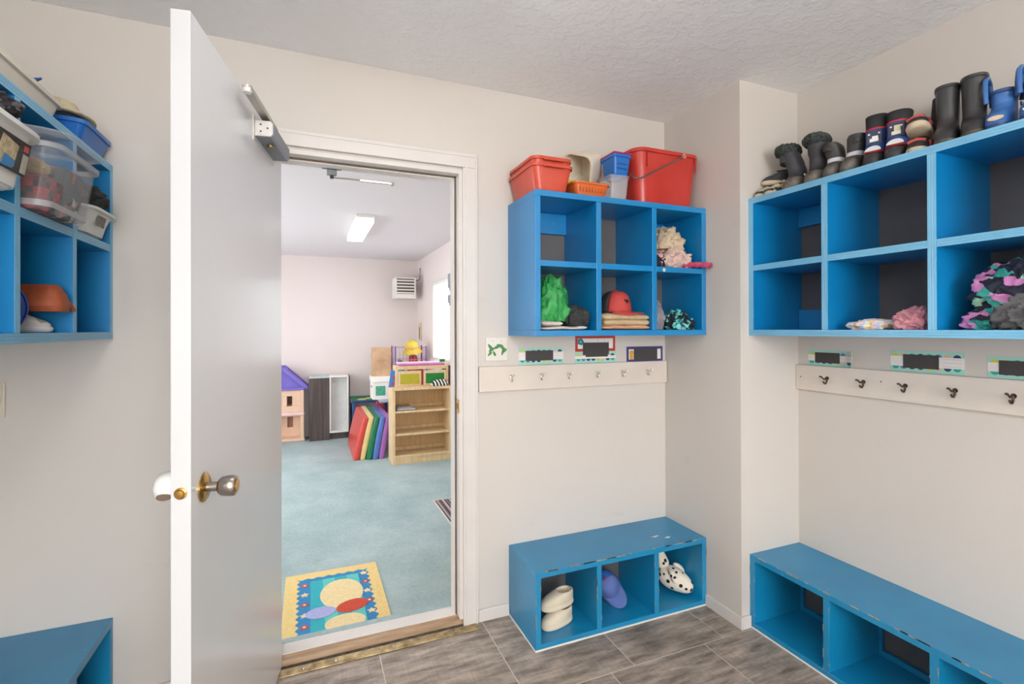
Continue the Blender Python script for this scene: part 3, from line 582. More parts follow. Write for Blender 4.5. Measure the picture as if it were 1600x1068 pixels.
# red cap
CAPR = M('red_cap_cloth', 'c4433d', .75, var=.06, bmp=.15, bscale=90); CAPD = M('charcoal_mesh', '343234', .9, var=.1, bmp=.4, bscale=160)
def cap(name, label, loc, rot, mcrown, mbrim, mback, s=1.0, button=None):
    o = thing(name, label, 'cap', loc, rot); nu, nv = 36, 12
    def crown(a0, a1, mat, nm, k=1.0):
        vs = []; fs = []; n = nu//2
        for j in range(nv+1):
            t = math.pi/2*j/nv
            for i in range(n+1):
                a = a0+(a1-a0)*i/n; rr_ = math.cos(t)**.62; vs.append((.082*s*k*math.cos(a)*rr_, .072*s*k*math.sin(a)*rr_, .105*s*k*math.sin(t)**.95))
        for j in range(nv):
            for i in range(n): fs.append((j*(n+1)+i, j*(n+1)+i+1, (j+1)*(n+1)+i+1, (j+1)*(n+1)+i))
        ob_ = MB().add(vs, fs).build(nm, mat, o, smooth=True, angle=80); q = ob_.modifiers.new('solid', 'SOLIDIFY'); q.thickness = .002; return ob_
    crown(-math.pi/2, math.pi/2, mcrown, 'crown'); crown(math.pi/2, 3*math.pi/2, mback, 'back_crown')
    rings = []
    for i in range(17):
        a = -1.25+2.5*i/16; ring = []
        x0_, y0_ = .080*s*math.cos(a), .070*s*math.sin(a); e = math.cos(a/1.25*math.pi/2)**.6 if abs(a) < 1.249 else 0
        x1_, y1_ = x0_+.072*s*e, y0_*(1+.06*e)
        for (t, dz) in ((0, .0), (.33, .0), (.66, 0), (1, 0), (1, .003), (.66, .003), (.33, .003), (0, .003)):
            x, y = x0_+(x1_-x0_)*t, y0_+(y1_-y0_)*t; ring.append((x, y, .004*s+dz-.02*s*(y/(.07*s))**2*t-.006*s*t))
        rings.append(ring)
    MB().loft(rings).build('brim', mbrim, o, smooth=True, angle=50)
    MB().lathe([(.0005, .104*s), (.008*s, .104*s), (.006*s, .109*s), (.0005, .110*s)], 12).build('button', button or mcrown, o, smooth=True)
    return o
cp = cap('baseball_cap', 'red baseball cap with charcoal back on folded khaki trousers', (1.335, 1.965, lo+.083), (0, R(3), R(-64)), CAPR, CAPR, CAPD, .95)
LOGO = M('cap_print', '231f20', .7, var=0)
def on_crown(y, z):    # point on the front of the crown (local +x side)
    s = .95; t = math.asin(min(1, (z/(.105*s))**(1/.95))); rr_ = math.cos(t)**.62; a = math.asin(max(-1, min(1, y/(.072*s*rr_)))); return Vector((.082*s*rr_*math.cos(a)+.0022, y, z))
def patch(nm, poly, k=.0012):
    vs = [on_crown(*p) for p in poly]; c = sum(vs, Vector())/len(vs); n = len(vs)
    c = on_crown(sum(p[0] for p in poly)/n, sum(p[1] for p in poly)/n)
    MB().add([*vs, c], [(i, (i+1) % n, n) for i in range(n)]).build(nm, LOGO, cp)
fx, fz = -.018, .052
for sg in (-1, 1): patch('emblem', [(fx+sg*.001, fz-.013), (fx+sg*.007, fz-.003), (fx+sg*.012, fz+.001), (fx+sg*.0115, fz+.012), (fx+sg*.006, fz+.007), (fx+sg*.001, fz+.008)])
for (y, bars) in ((.004, 'F'), (.022, 'O'), (.040, 'X')):
    if bars == 'F':
        patch('letter', [(y, fz-.009), (y+.003, fz-.009), (y+.003, fz+.009), (y, fz+.009)]); patch('letter', [(y+.003, fz+.006), (y+.011, fz+.006), (y+.011, fz+.009), (y+.003, fz+.009)]); patch('letter', [(y+.003, fz-.001), (y+.009, fz-.001), (y+.009, fz+.002), (y+.003, fz+.002)])
    elif bars == 'O':
        for k in range(10):
            a, b = 2*math.pi*k/10, 2*math.pi*(k+1)/10; q = lambda an, r1: (y+.005+r1*.75*math.cos(an), fz+r1*math.sin(an)); patch('letter', [q(a, .009), q(b, .009), q(b, .006), q(a, .006)])
# beige/pink bundle and hot pink sleeve
cloth('beige_garment', 'crumpled beige garment on top of the pink bundle', 'clothing', M('beige_cotton', 'd8c1a2', .9, var=.15, scale=18, bmp=.3), (1.62, 1.985, hi+.096), (.085, .085, .115), seed=14, wr=.28, fold=.15, foldk=5)
cloth('pale_pink_garment', 'pale pink garment spilling from the upper wall cubby', 'clothing', M('pale_pink_cotton', 'e3c2b4', .9, var=.14, scale=26, bmp=.3), (1.645, 1.955, hi+.001), (.082, .095, .105), seed=17, wr=.2, fold=.12)
cloth('navy_floral_garment', 'navy flecked garment below the beige one', 'clothing', Mvor('navy_fleck', ['20222e', '2a2d3c', '20222e', 'd9a9a5', '20222e'], 60), (1.545, 1.945, hi+.0015), (.036, .06, .08), seed=19)
m = MB(); ctl = [Vector(p) for p in ((1.645, 1.878, hi+.017), (1.69, 1.852, hi+.016), (1.73, 1.824, hi+.015), (1.752, 1.806, hi+.012), (1.764, 1.794, hi+.008))]; pts = []; rad = []
for k in range(29):
    t = k/28*4; a = min(int(t), 3); pts.append(ctl[a].lerp(ctl[a+1], t-a)); rad.append((.0135+.0045*noise.noise(Vector((k*.55, 3, 1))))*(1 if 1 < k < 27 else .55))
m.tube(pts, rad, 18); o = m.build('pink_sleeve', HOTP, None, smooth=True)
tag(o, 'hot pink sleeve hanging over the wall cubby shelf edge', 'clothing')
cloth('teal_swimwear', 'black and teal patterned swimwear in the wall cubby', 'swimwear', Mvor('teal_black_print', ['17202a', '5fc3bb', '17202a', '8fd6d0', '1d2b38', '2f8f93'], 55, warp=.01), (1.665, 1.925, lo), (.072, .06, .085), seed=22, wr=.24, fold=.16)
cloth('grey_garment', 'grey garment behind the teal patterned swimwear', 'clothing', M('grey_lilac', '8f8b92', .9, var=.2, bmp=.3), (1.545, 1.985, lo), (.042, .07, .15), seed=24)

# ================================================================== IN THE CENTRE BENCH
lz = T+.0012
# beige clog
def ring_foot(z, xh, xt, hw, n=24, dx=0, dy=0, egg=.16, pw=2.3):
    out = []
    for k in range(n):
        a = 2*math.pi*k/n; ca, sa = math.cos(a), math.sin(a); x = (xh+xt)/2+(xt-xh)/2*math.copysign(abs(ca)**(2/pw), ca); y = hw*math.copysign(abs(sa)**(2/pw), sa)*(1+egg*ca)
        out.append((x+dx, y+dy, z))
    return out
CRM = M('cream_foam', 'e4d8c0', .6, var=.05, bmp=.1)
def clog(label, loc, rot):
    o = thing('clog_shoe', label, 'shoe', loc, rot)
    MB().loft([ring_foot(0, -.075, .08, .03), ring_foot(.006, -.08, .087, .036), ring_foot(.018, -.08, .087, .037), ring_foot(.022, -.078, .085, .035)]).build('sole', CRM, o, smooth=True)
    up_ = [ring_foot(.0215, -.077, .084, .034), ring_foot(.036, -.078, .082, .0345), ring_foot(.05, -.077, .06, .034, egg=.05), ring_foot(.060, -.075, .035, .0325, egg=0), ring_foot(.067, -.074, .012, .031, egg=0)]
    top = up_[-1]; cx_ = sum(p[0] for p in top)/len(top)
    up_ += [[(cx_+(p[0]-cx_)*.8, p[1]*.8, p[2]+.002) for p in top], [(cx_+(p[0]-cx_)*.7, p[1]*.7, p[2]-.035) for p in top]]
    MB().loft(up_).build('upper', CRM, o, smooth=True, angle=80)
    MB().lathe([(.0005, -.0385), (.013, -.0375), (.012, -.033), (.0005, -.032)], 14, (.02, 0, .045), 'y').build('badge', M('purple_badge', '5b3f86', .4), o)
    return o
clog('cream child clog with a purple badge, lowest in the shoe bench', (1.02, 1.95, lz), R(192))
clog('cream child clog stacked on its twin in the shoe bench', (1.028, 1.965, lz+.071), (R(-4), R(2), R(184)))
# blue hat leaning in the middle hole
MB1 = M('periwinkle_cloth', '5f76b8', .85, var=.08, bmp=.2); RED1 = M('red_cloth', 'c62f2f', .8, var=.08)
cap('baseball_cap', 'small periwinkle cap with a red button in the shoe bench', (1.33, 2.03, lz+.075), (R(40), R(30), R(-75)), MB1, MB1, M('royal_cloth', '2b62b4', .85, var=.08), .8, RED1)
# spotted dog slipper
DAL = Mspot('dalmatian_plush', 'ece3d2', '1d1a19', 34, .30); 
sl = thing('dog_slipper', 'plush white slipper with black spots lying in the shoe bench', 'slipper', (1.665, 1.975, lz), R(-58))
def plush(nm, pts, rad, mat, par, sub=True):
    return MB().tube(pts, rad, 18).build(nm, mat, par, smooth=True, sub=1)
plush('body', [(-.055, 0, .075), (-.045, 0, .078), (-.01, 0, .076), (.03, 0, .068), (.065, 0, .056), (.092, 0, .046), (.108, 0, .042)], [.02, .045, .056, .056, .044, .034, .012], DAL, sl)
plush('neck', [(-.03, .0, .11), (-.05, .0, .145), (-.06, .0, .18), (-.062, .0, .20)], [.036, .033, .028, .01], DAL, sl)
plush('ear', [(.0, -.03, .126), (.02, -.045, .118), (.04, -.058, .09), (.045, -.06, .075)], [.008, .014, .016, .006], DAL, sl)
plush('ear', [(.0, .03, .126), (.02, .045, .118), (.04, .058, .09), (.045, .06, .075)], [.008, .014, .016, .006], DAL, sl)
plush('tail', [(-.05, -.035, .05), (-.075, -.06, .04), (-.08, -.075, .018), (-.08, -.078, .010)], [.016, .015, .013, .006], DAL, sl)

# ================================================================== BOOTS AND SHOES ON THE RIGHT CUBBY
TURN = 22
def footwear(name, label, cat, y, x=1.955, z=ZT, rot=180, tilt=(0, 0), group=None):
    return thing(name, label, cat, (x, y, z), (R(tilt[0]), R(tilt[1]), R(rot+TURN)), group)
def loft(nm, rings, mat, par, sub=0, angle=60, cap1=True): return MB().loft(rings, True, cap1).build(nm, mat, par, smooth=True, angle=angle, sub=sub)
F_ = ring_foot
def hollow(rings, depth=.06):
    top = rings[-1]; cxx = sum(p[0] for p in top)/len(top); cyy = sum(p[1] for p in top)/len(top)
    inn = [(cxx+(p[0]-cxx)*.9, cyy+(p[1]-cyy)*.9, p[2]) for p in top]; bot = [(cxx+(p[0]-cxx)*.85, cyy+(p[1]-cyy)*.85, p[2]-depth) for p in top]
    return rings+[inn, bot]
def welly(name, label, y, mat, solem, h, s=1.0, x=1.955, rot=180, handles=False, group=None):
    o = footwear(name, label, 'rain boot', y, x, rot=rot, group=group)
    loft('sole', [F_(0, -.05*s, .098*s, .030*s), F_(.003, -.053*s, .103*s, .033*s), F_(.020*s, -.053*s, .104*s, .0335*s), F_(.0205*s, -.05*s, .1*s, .031*s)], solem, o)
    if not handles:
        m = MB()
        for k in range(-5, 6): m.box(.088*s-abs(k)*.0035*s, .106*s-abs(k)*abs(k)*.0012*s, k*.005*s-.0012, k*.005*s+.0012, .004*s, .018*s)
        m.build('toe_ribs', solem, o)
    up_ = [F_(.0207*s, -.051*s, .101*s, .032*s), F_(.035*s, -.052*s, .1*s, .033*s), F_(.05*s, -.051*s, .092*s, .033*s), F_(.062*s, -.049*s, .075*s, .032*s), F_(.074*s, -.047*s, .052*s, .031*s), F_(.088*s, -.045*s, .037*s, .029*s, egg=.05), F_(.11*s, -.045*s, .034*s, .029*s, egg=0)]
    n = 4
    for i in range(1, n+1): up_.append(F_(.11*s+(h-.11*s)*i/n, (-.045-.006*i/n)*s, (.034+.008*i/n)*s, (.029+.004*i/n)*s, egg=0))
    loft('upper', hollow(up_), mat, o)
    m = MB(); top = F_(h, -.051*s, .042*s, .033*s, egg=0)
    m.loft([[(p[0]*1.0, p[1]*1.0, h-.010) for p in top], [(p[0]*1.05, p[1]*1.05, h-.008) for p in top], [(p[0]*1.05, p[1]*1.05, h+.001) for p in top], [(p[0]*.93, p[1]*.93, h+.001) for p in top]], False, False)
    m.build('top_band', mat if not handles else solem, o, smooth=True)
    return o
wellys = 'black rubber boots on the blue cubby'
BRN = M('mud_brown_rubber', '6b5d49', .6, var=.25, scale=40)
welly('rain_boot', 'black ribbed-toe rubber boot on the cubby beside the blue boots', .886, BLKR, BRN, .212, 1.0, rot=183)
welly('rain_boot', 'black ribbed-toe rubber boot on the cubby beside the red striped sneakers', .957, BLKR, BRN, .212, .98, rot=180)
BW = M('blue_rubber', '3c72b8', .4, var=.08); BWD = M('dark_blue_rubber', '27497e', .45, var=.08)
for (y, lab, rt_) in ((.814, 'blue loop-handled rubber boot standing beside the black rubber boots', 150), (.736, 'blue loop-handled rubber boot farther along from the black rubber boots', 150)):
    o = welly('rain_boot', lab, y, BW, BWD, .135, .98, rot=rt_+20, handles=True)
    for sg in (-1, 1):
        MB().tube([(-.03, sg*.033, .11), (-.034, sg*.036, .15), (-.024, sg*.036, .18), (.002, sg*.036, .192), (.027, sg*.036, .178), (.034, sg*.035, .145), (.03, sg*.034, .105)], .0062, 10).build('loop_handle', BWD if sg > 0 else BW, o, smooth=True)
    MB().prism([(.018*math.cos(a), .007*math.sin(a)) for a in [k*math.pi/8 for k in range(16)]], lambda a, b: (.1015, a, b+.034), lambda a, b: (.0955, a, b+.036)).build('toe_badge', M('cream_badge', 'd9c6a6', .5), o)
    for k in range(3): MB().lathe([(.0005, 0), (.007, 0), (.006, .003), (.0005, .003)], 12, (-.015, .0325, .05+k*.022), 'y').build('stud', BWD, o)
# tall fur cuffed boots
NYL = M('black_nylon', '303136', .5, var=.2, scale=6, bmp=.35, bscale=18); FUR = M('dark_green_fur', '26332b', .95, var=.45, scale=90, bmp=1, bscale=160, bdist=.01); SCUF = M('scuffed_toe', '6d6152', .6, var=.4, scale=25)
for (y, lab, lean, hh, rt_) in ((1.503, 'black winter boot with green fur cuff leaning behind the camo sneakers', .04, .2, 180), (1.404, 'upright black winter boot with green fur cuff next to ankle boots', .012, .205, 176)):
    o = footwear('winter_boot', lab, 'winter boot', y, 1.965, rot=rt_)
    loft('toe_shell', [F_(0, -.055, .108, .034), F_(.012, -.058, .113, .038), F_(.035, -.057, .110, .037), F_(.052, -.054, .094, .035), F_(.062, -.05, .075, .032)], SCUF, o)
    rings = [F_(.05, -.052, .085, .034), F_(.07, -.05, .062, .033), F_(.085, -.048, .05, .033)]
    for i in range(1, 7):
        t = i/6; rings.append(F_(.085+(hh-.085)*t, -.05-.004*t, .046+.006*t+(.003 if i % 2 else 0), 0.032+.004*t+(.002 if i % 2 else 0), dy=-lean*t**1.3, egg=0))
    loft('shaft', hollow(rings), NYL, o)
    c = -lean; nr = 14; rings = []
    for j in range(nr):
        a = 2*math.pi*j/nr; ring = []
        for k in range(40):
            b = 2*math.pi*k/40; q = Vector((math.cos(b)*4, math.sin(b)*4, a)); rz = .0185*(1+.4*noise.noise(q*2.1+Vector((y*9, 0, 0))))
            ring.append(((.050+rz*math.cos(a))*math.cos(b), c+(.033+rz*math.cos(a))*math.sin(b), hh-.004+rz*1.15*math.sin(a)))
        rings.append(ring)
    rings.append(rings[0]); MB().loft(rings, False, False).build('fur_cuff', FUR, o, smooth=True, angle=90)
    BX('brand_tab', (.04, .056, -.043, -.0395, .055, .062), WHITE, o)
# ankle boots with a white band
LEA = M('black_leather', '2b2a2a', .45, var=.25, scale=12, bmp=.3, bscale=30)
for (y, lab, rt_, lean) in ((1.321, 'black ankle boot with a white band and drooping shaft', 176, .011), (1.246, 'black ankle boot with a white band beside the navy boots', 170, -.006)):
    o = footwear('ankle_boot', lab, 'boot', y, 1.95, rot=rt_)
    loft('foot', [F_(0, -.055, .1, .031), F_(.006, -.057, .104, .034), F_(.025, -.057, .103, .0345), F_(.045, -.055, .092, .033), F_(.06, -.052, .072, .031), F_(.072, -.05, .055, .029)], M('muddy_leather', '4f473e', .55, var=.4, scale=22, bmp=.4, bscale=40), o)
    loft('ankle_band', [F_(.073, -.049, .052, .029), F_(.09, -.046, .044, .029, dy=-lean*.2)], M('white_lining', 'dcdbe2', .8), o)
    loft('shaft', hollow([F_(.089, -.046, .043, .0275, dy=-lean*.2), F_(.105, -.05, .041, .031, dy=-lean*.5), F_(.125, -.056, .045, .033, dy=-lean*.9), F_(.142, -.06, .052, .034, dy=-lean*1.3), F_(.152, -.056, .056, .03, dy=-lean*1.8)], .03), LEA, o)
# navy snow boots
NVY = M('navy_quilt', '24468c', .55, var=.15, scale=12, bmp=.3, bscale=30); RDT = M('red_piping', 'c02a33', .6, var=.05); PAT = M('slate_patch', '3d4258', .6, var=.05); YPAT = M('yellow_patch', 'd9b82e', .6, var=.05)
for (y, lab, rt_) in ((1.174, 'navy snow boot with red piping next to the ankle boots', 178), (1.101, 'navy snow boot with red piping next to the sneakers', 178)):
    o = footwear('snow_boot', lab, 'winter boot', y, 1.955, rot=rt_)
    loft('rubber_foot', [F_(0, -.055, .102, .031), F_(.006, -.057, .107, .035), F_(.025, -.057, .107, .0355), F_(.042, -.055, .097, .0345), F_(.054, -.052, .08, .033)], BLKR, o)
    for z in (.012, .022): loft('sole_ridge', [F_(z, -.0575, .1078, .0362), F_(z+.004, -.0575, .1078, .0362)], BLKR, o)
    loft('red_trim', [F_(.053, -.054, .085, .0345), F_(.060, -.053, .079, .0345)], RDT, o)
    loft('quilted_shaft', [F_(.059, -.052, .076, .034), F_(.08, -.05, .062, .0345), F_(.1, -.05, .056, .035, egg=0), F_(.145, -.05, .054, .0355, egg=0)], NVY, o)
    loft('red_binding', [F_(.144, -.051, .0555, .0365, egg=0), F_(.15, -.051, .0555, .0365, egg=0)], RDT, o)
    loft('gaiter', hollow([F_(.149, -.05, .05, .034, egg=0), F_(.17, -.054, .045, .036, egg=0), F_(.203 if y > 1.13 else .19, -.056, .04, .038, egg=0)]), BLACK, o)
    MB().prism([(.026*math.cos(a), .022*abs(math.sin(a))*(1 if math.sin(a) > 0 else 0)) for a in [k*math.pi/10 for k in range(11)]], lambda a, b: (.083-b*.75, a*.95, b+.059), lambda a, b: (.078-b*.75, a*.95, b+.059)).build('white_tongue', WHITE, o)
    BX('shaft_patch', (.053, .0585, -.024, .024, .090, .138), PAT, o, bev=.002)
    for (a, b, c_, d_) in ((-.013, .013, .098, .110), (-.018, -.012, .124, .129), (.012, .018, .124, .129), (-.006, .012, .110, .118 if y > 1.13 else .130)): BX('print_mark', (.0585, .0592, a, b, c_, d_), WHITE if c_ != .110 or y > 1.13 else M('cream_print', 'ded6a4', .6), o)
    BX('yellow_side_patch', (-.02, .03, .0335, .0358, .07, .12), YPAT, o)
# sneakers
def sneaker(name, label, loc, rot, msole, mup, mstripe=None, s=1.0, loop=False, extra=None):
    o = thing(name, label, 'sneaker', loc, rot)
    loft('sole', [F_(0, -.06*s, .085*s, .026*s), F_(.004*s, -.064*s, .094*s, .032*s), F_(.016*s, -.065*s, .096*s, .033*s), F_(.022*s, -.063*s, .092*s, .031*s)], msole, o)
    loft('upper', hollow([F_(.0215*s, -.062*s, .090*s, .0305*s), F_(.034*s, -.061*s, .086*s, .030*s), F_(.045*s, -.060*s, .072*s, .0285*s), F_(.055*s, -.059*s, .048*s, .026*s, egg=.05), F_(.066*s, -.06*s, .026*s, .024*s, egg=0), F_(.075*s, -.062*s, .012*s, .022*s, egg=0)], .03*s), mup, o)
    if mstripe:
        for sg in (-1, 1):
            for q in (0, 1): MB().tube([((.045-.022*q)*s, sg*.0315*s, .024*s), ((.03-.022*q)*s, sg*.0305*s, .04*s), ((.012-.022*q)*s, sg*.0275*s, .056*s)], .0042*s, 8).build('side_stripe', mstripe, o, smooth=True)
        MB().tube([(.060*s, -.024*s, .046*s), (.063*s, 0, .053*s), (.060*s, .024*s, .046*s)], .006*s, 8).build('toe_stripe', mstripe, o, smooth=True)
    if loop: MB().tube([(-.055*s, 0, .07*s), (-.07*s, 0, .088*s), (-.055*s, 0, .10*s), (-.035*s, 0, .088*s), (-.01*s, 0, .083*s), (.02*s, 0, .078*s)], .004*s, 8).build('pull_loop', BLACK, o, smooth=True)
    return o
CAMO = Mvor('camo_print', ['3c463c', 'c2a184', '2a302c', 'a9b59a', 'd8c3a6'], 48, warp=.02); TAN = M('tan_sole', 'd3bfa0', .7, var=.1, scale=20); CRS = M('cream_sole', 'ddcdb4', .7, var=.1)
sneaker('sneaker', 'camo print sneaker at the very end of the boot row', (1.915, 1.613, ZT), (0, 0, R(180)), CRS, CAMO, s=.78)
sneaker('sneaker', 'camo print sneaker half hidden by a fur cuffed boot', (1.915, 1.561, ZT), (0, 0, R(180)), CRS, CAMO, s=.78)
sneaker('sneaker', 'dark grey sneaker with cream sole lying on the camo sneakers', (1.965, 1.592, ZT+.0605), (0, R(-3), R(150)), CRS, M('grey_mesh', '3b3a3c', .8, var=.2), s=.85, loop=True)
SNB = M('black_suede', '2a2727', .8, var=.15); RDS = M('coral_stripe', 'd0524c', .6, var=.05)
sneaker('sneaker', 'black sneaker with red stripes standing flat beside the black rubber boots', (1.945, 1.032, ZT), (0, 0, R(200)), TAN, SNB, RDS, s=1.0)
sneaker('sneaker', 'black sneaker with red stripes tipped up to show its tan sole', (1.962, 1.034, ZT+.078), (R(9), R(-9), R(196)), TAN, SNB, RDS, s=1.0)
o = footwear('winter_boot', 'plain black boot shaft standing behind the red striped sneakers', 'boot', 1.04, 2.085, rot=180)
loft('foot', [F_(0, -.04, .04, .03), F_(.02, -.043, .043, .034), F_(.06, -.04, .04, .032)], BLKR, o); loft('shaft', hollow([F_(.0605, -.038, .038, .03, egg=0), F_(.12, -.04, .04, .032, egg=0), F_(.235, -.044, .04, .036, egg=0, dy=.012)]), BLACK, o)

# ================================================================== IN THE RIGHT CUBBY
rlo = cb+T+.0006
RB = Mstripe('rainbow_cloth', ['e9e4e2', 'efc2a0', 'ecd9a0', 'dfe3e0', 'c8d3e6', 'ead0da'], 22, .8, (.3, 1, .2))
cloth('rainbow_cloth', 'small pale rainbow striped cloth lying in the boot-topped cubby', 'cloth', RB, (1.895, 1.165, rlo), (.045, .078, .038), seed=31, wr=.2, fold=.1)
cloth('pink_garment', 'crumpled pink garment lying in the boot-topped cubby', 'clothing', PINKC, (1.905, 1.02, rlo), (.06, .052, .075), seed=33, wr=.22, fold=.14)
LEAF = Mvor('leaf_print', ['1d2236', '45b3a3', '1d2236', 'd48ac0', '9bcbb0', '1d2236', '2c9c93', 'c37fb6'], 30, stretch=(1, .65, 1.3), warp=.03)
cloth('leaf_print_swimwear', 'navy swimwear printed with teal and pink leaves, heaped in a cubby', 'swimwear', LEAF, (1.945, .79, rlo+.04), (.08, .085, .17), seed=35, wr=.2, fold=.1, low=.8)
cloth('leaf_print_shorts', 'leaf printed shorts under the heap of leaf printed swimwear', 'swimwear', LEAF, (1.935, .83, rlo), (.075, .062, .07), seed=36, wr=.2, fold=.1)
cloth('grey_garment', 'dark grey garment lying in front of the leaf printed swimwear', 'clothing', GREYC, (1.885, .735, rlo), (.055, .07, .095), seed=37, wr=.2, fold=.14)

# ================================================================== LEFT CUBBY CONTENTS
lsh = cb+.316+T/2+.0006
wb1 = bin_thing('storage_bin', 'white bin with a picture label on the cubby behind the door', 'bin', (-.71, 1.305, lsh), R(0), (.26, .24, .30, .265, .13), WHITE, r=.05, rim=.016, rimh=.01, br=.03)
lab = MB(); 
def on_face(y, z, k): return (.13+.02*z/.115+.0012+k, y, z)
def lp(nm, pts, mat, k): MB().prism(pts, lambda y, z: on_face(y, z, k), lambda y, z: on_face(y, z, k+.0006)).build(nm, mat, wb1)
lp('picture_label', [(-.095, .035), (.095, .035), (.095, .105), (-.095, .105)], M('label_black', '2b2a28', .5, var=.2, scale=40), 0)
lp('label_photo', [(-.02, .04), (.045, .045), (.05, .09), (-.01, .098)], M('label_tan', 'd0b98c', .5, var=.3, scale=60), .0008)
lp('label_blue', [(-.09, .07), (-.03, .07), (-.03, .1), (-.09, .1)], M('label_blue', '3f86c4', .5, var=.1), .0008); lp('label_blue', [(.0, .038), (.04, .04), (.045, .058), (.005, .062)], MT['label_blue'], .0016)
lp('label_barcode', [(.07, .04), (.092, .04), (.092, .08), (.07, .08)], Mstripe('barcode', ['ece6d8', '2b2a28', 'ece6d8', '8a8578'], 140, .6, (0, 1, 0)), .0008); lp('label_red', [(.07, .086), (.088, .086), (.088, .098), (.07, .098)], M('label_red', 'c9534f', .5), .0008)
cb2 = bin_thing('clear_bin', 'clear plastic bin of folded clothes on the cubby behind the door', 'bin', (-.745, 1.6845, lsh), 0, (.30, .245, .345, .266, .165), CLEARB, r=.03, rim=.008, rimh=.008, br=.012)
PLAID = Mcheck('red_black_plaid', 'c8323c', '20232c', '2a2c34', 34); GPR = Mvor('grey_print_knit', ['71757c', '71757c', '7d8188', '71757c', '3a3d44', 'd6d4d0', '71757c', 'c98a78'], 42, warp=.02)
tag(MB().loft([rr(.25, .09, .02, .0065, cx=0), rr(.28, .105, .02, .05), rr(.29, .105, .02, .085), rr(.27, .09, .02, .092)]).build('plaid_shirt', PLAID, None, smooth=True, loc=(-.745, 1.628, lsh)), 'red and black checked shirt in the clear bin', 'clothing')
tag(MB().loft([rr(.25, .11, .02, .0065), rr(.28, .12, .02, .06), rr(.30, .12, .02, .13), rr(.28, .11, .02, .142)]).build('grey_print_shirt', GPR, None, smooth=True, loc=(-.745, 1.741, lsh)), 'grey printed shirt in the clear bin', 'clothing')
cloth('navy_garment', 'navy garment on the checked shirt in the clear bin', 'clothing', M('navy_cotton', '343d4a', .9, var=.2, bmp=.3), (-.72, 1.63, lsh+.0935), (.10, .042, .058), seed=43)
cloth('mustard_garment', 'mustard edged garment behind the white stars in the clear bin', 'clothing', M('mustard_cotton', 'b8985a', .9, var=.2, bmp=.2), (-.64, 1.605, lsh+.094), (.03, .018, .045), seed=44)
rg2 = [rr(.361, .282, .04, .153, 5), rr(.363, .284, .04, .166, 5), rr(.34, .262, .035, .1665, 5), rr(.338, .26, .035, .154, 5)]
MB().loft(rg2+[rg2[0]], False, False).build('rim', M('frosted_rim', 'f0f1f2', .3, var=0, alpha=.38), cb2, smooth=True)
MB().loft([rr(.303, .248, .032, .012, 5), rr(.305, .2495, .032, .024, 5), rr(.3065, .251, .032, .025, 5), rr(.3045, .2495, .032, .010, 5)], False, False).build('base_band', MT['frosted_rim'], cb2, smooth=True)
ld = thing('bin_lid', 'clear plastic lid lying across the clear bin', 'lid', (-.69, 1.60, lsh+.172), (R(2), R(4), R(4)))
binmesh(.30, .26, .31, .27, .012, r=.03, th=.002, rim=.012, rimh=.004, br=.003).build('lid_panel', CLEAR, ld, smooth=True)
cloth('black_jacket', 'black jacket bulging out between the clear bin and the wall', 'jacket', BLACK, (-.715, 1.985, lsh+.085), (.10, .075, .10), seed=46, wr=.15)
wb3 = bin_thing('storage_bin', 'low white bin with a small label next to the clear bin', 'bin', (-.755, 1.985, lsh), 0, (.24, .215, .275, .245, .085), WHITE, r=.05, rim=.016, rimh=.008, br=.03)
MB().prism([(-.025, .035), (.03, .035), (.03, .068), (-.025, .068)], lambda y, z: (.124+.02*z/.1+.001, y, z), lambda y, z: (.1245+.02*z/.1+.0012, y, z)).build('bin_label', M('small_label', '8a8272', .6, var=.4, scale=90), wb3)
cloth('olive_garment', 'olive sleeve draped over the white picture bin', 'clothing', M('olive_cotton', '8a8478', .9, var=.2, bmp=.3), (-.70, 1.29, lsh+.133), (.09, .10, .10), seed=48, wr=.2, fold=.15)
cloth('pink_mitten', 'pink knitted piece hanging beside the olive sleeve', 'clothing', M('pink_knit', 'd887a6', .9, var=.2, bmp=.3), (-.635, 1.40, lsh+.134), (.03, .03, .05), seed=49)
cloth('black_scarf', 'black and grey scarf squeezed beside the clear lid', 'clothing', Mvor('black_grey_knit', ['2b2b2e', '3a3a3e', '6c6c70', '2b2b2e'], 50), (-.67, 1.50, lsh+.2), (.05, .035, .05), seed=50)
# lower hole: blue cap, rust bag, printed shoe
fr_ = thing('frisbee', 'royal blue disc standing in the lower hole behind the door', 'disc', (-.745, 1.685, lo+.0145), (0, R(0), R(0)))
MB().lathe([(.0005, 0), (.085, 0), (.09, -.006), (.088, -.016), (.084, -.016), (.083, -.006), (.0005, -.004)], 32, (0, 0, .065), 'y').build('disc', M('royal_plastic', '1f55b8', .45, var=.05), fr_, smooth=True)
fr_.rotation_euler = (0, R(0), R(35)); fr_.scale = (.72, 1, .80); fr_.location.z = lo+.0135; fr_.location.y = 1.648; fr_.location.x = -.735
bg = thing('leather_bag', 'rust leather bag tucked behind the blue disc', 'bag', (-.735, 1.775, lo+.058), (0, 0, R(-2)))
RUST = M('rust_leather', 'b4552f', .55, var=.15, scale=20, bmp=.2)
MB().loft([rr(.20, .075, .02, 0), rr(.21, .09, .03, .015), rr(.20, .07, .03, .05), rr(.17, .035, .015, .075)]).build('bag_body', RUST, bg, smooth=True); MB().tube([(.07, -.03, .05), (.09, 0, .046), (.098, .035, .02), (.10, .05, .004)], .006, 8).build('flap_edge', RUST, bg, smooth=True)
sneaker('soccer_shoe', 'small white and black printed shoe under the rust bag', (-.73, 1.765, lo), (0, 0, R(8)), WHITE, Mvor('white_black_print', ['e8e4dc', 'e8e4dc', '2a2a2c', 'e8e4dc', 'b9b2a4'], 34), s=.72)
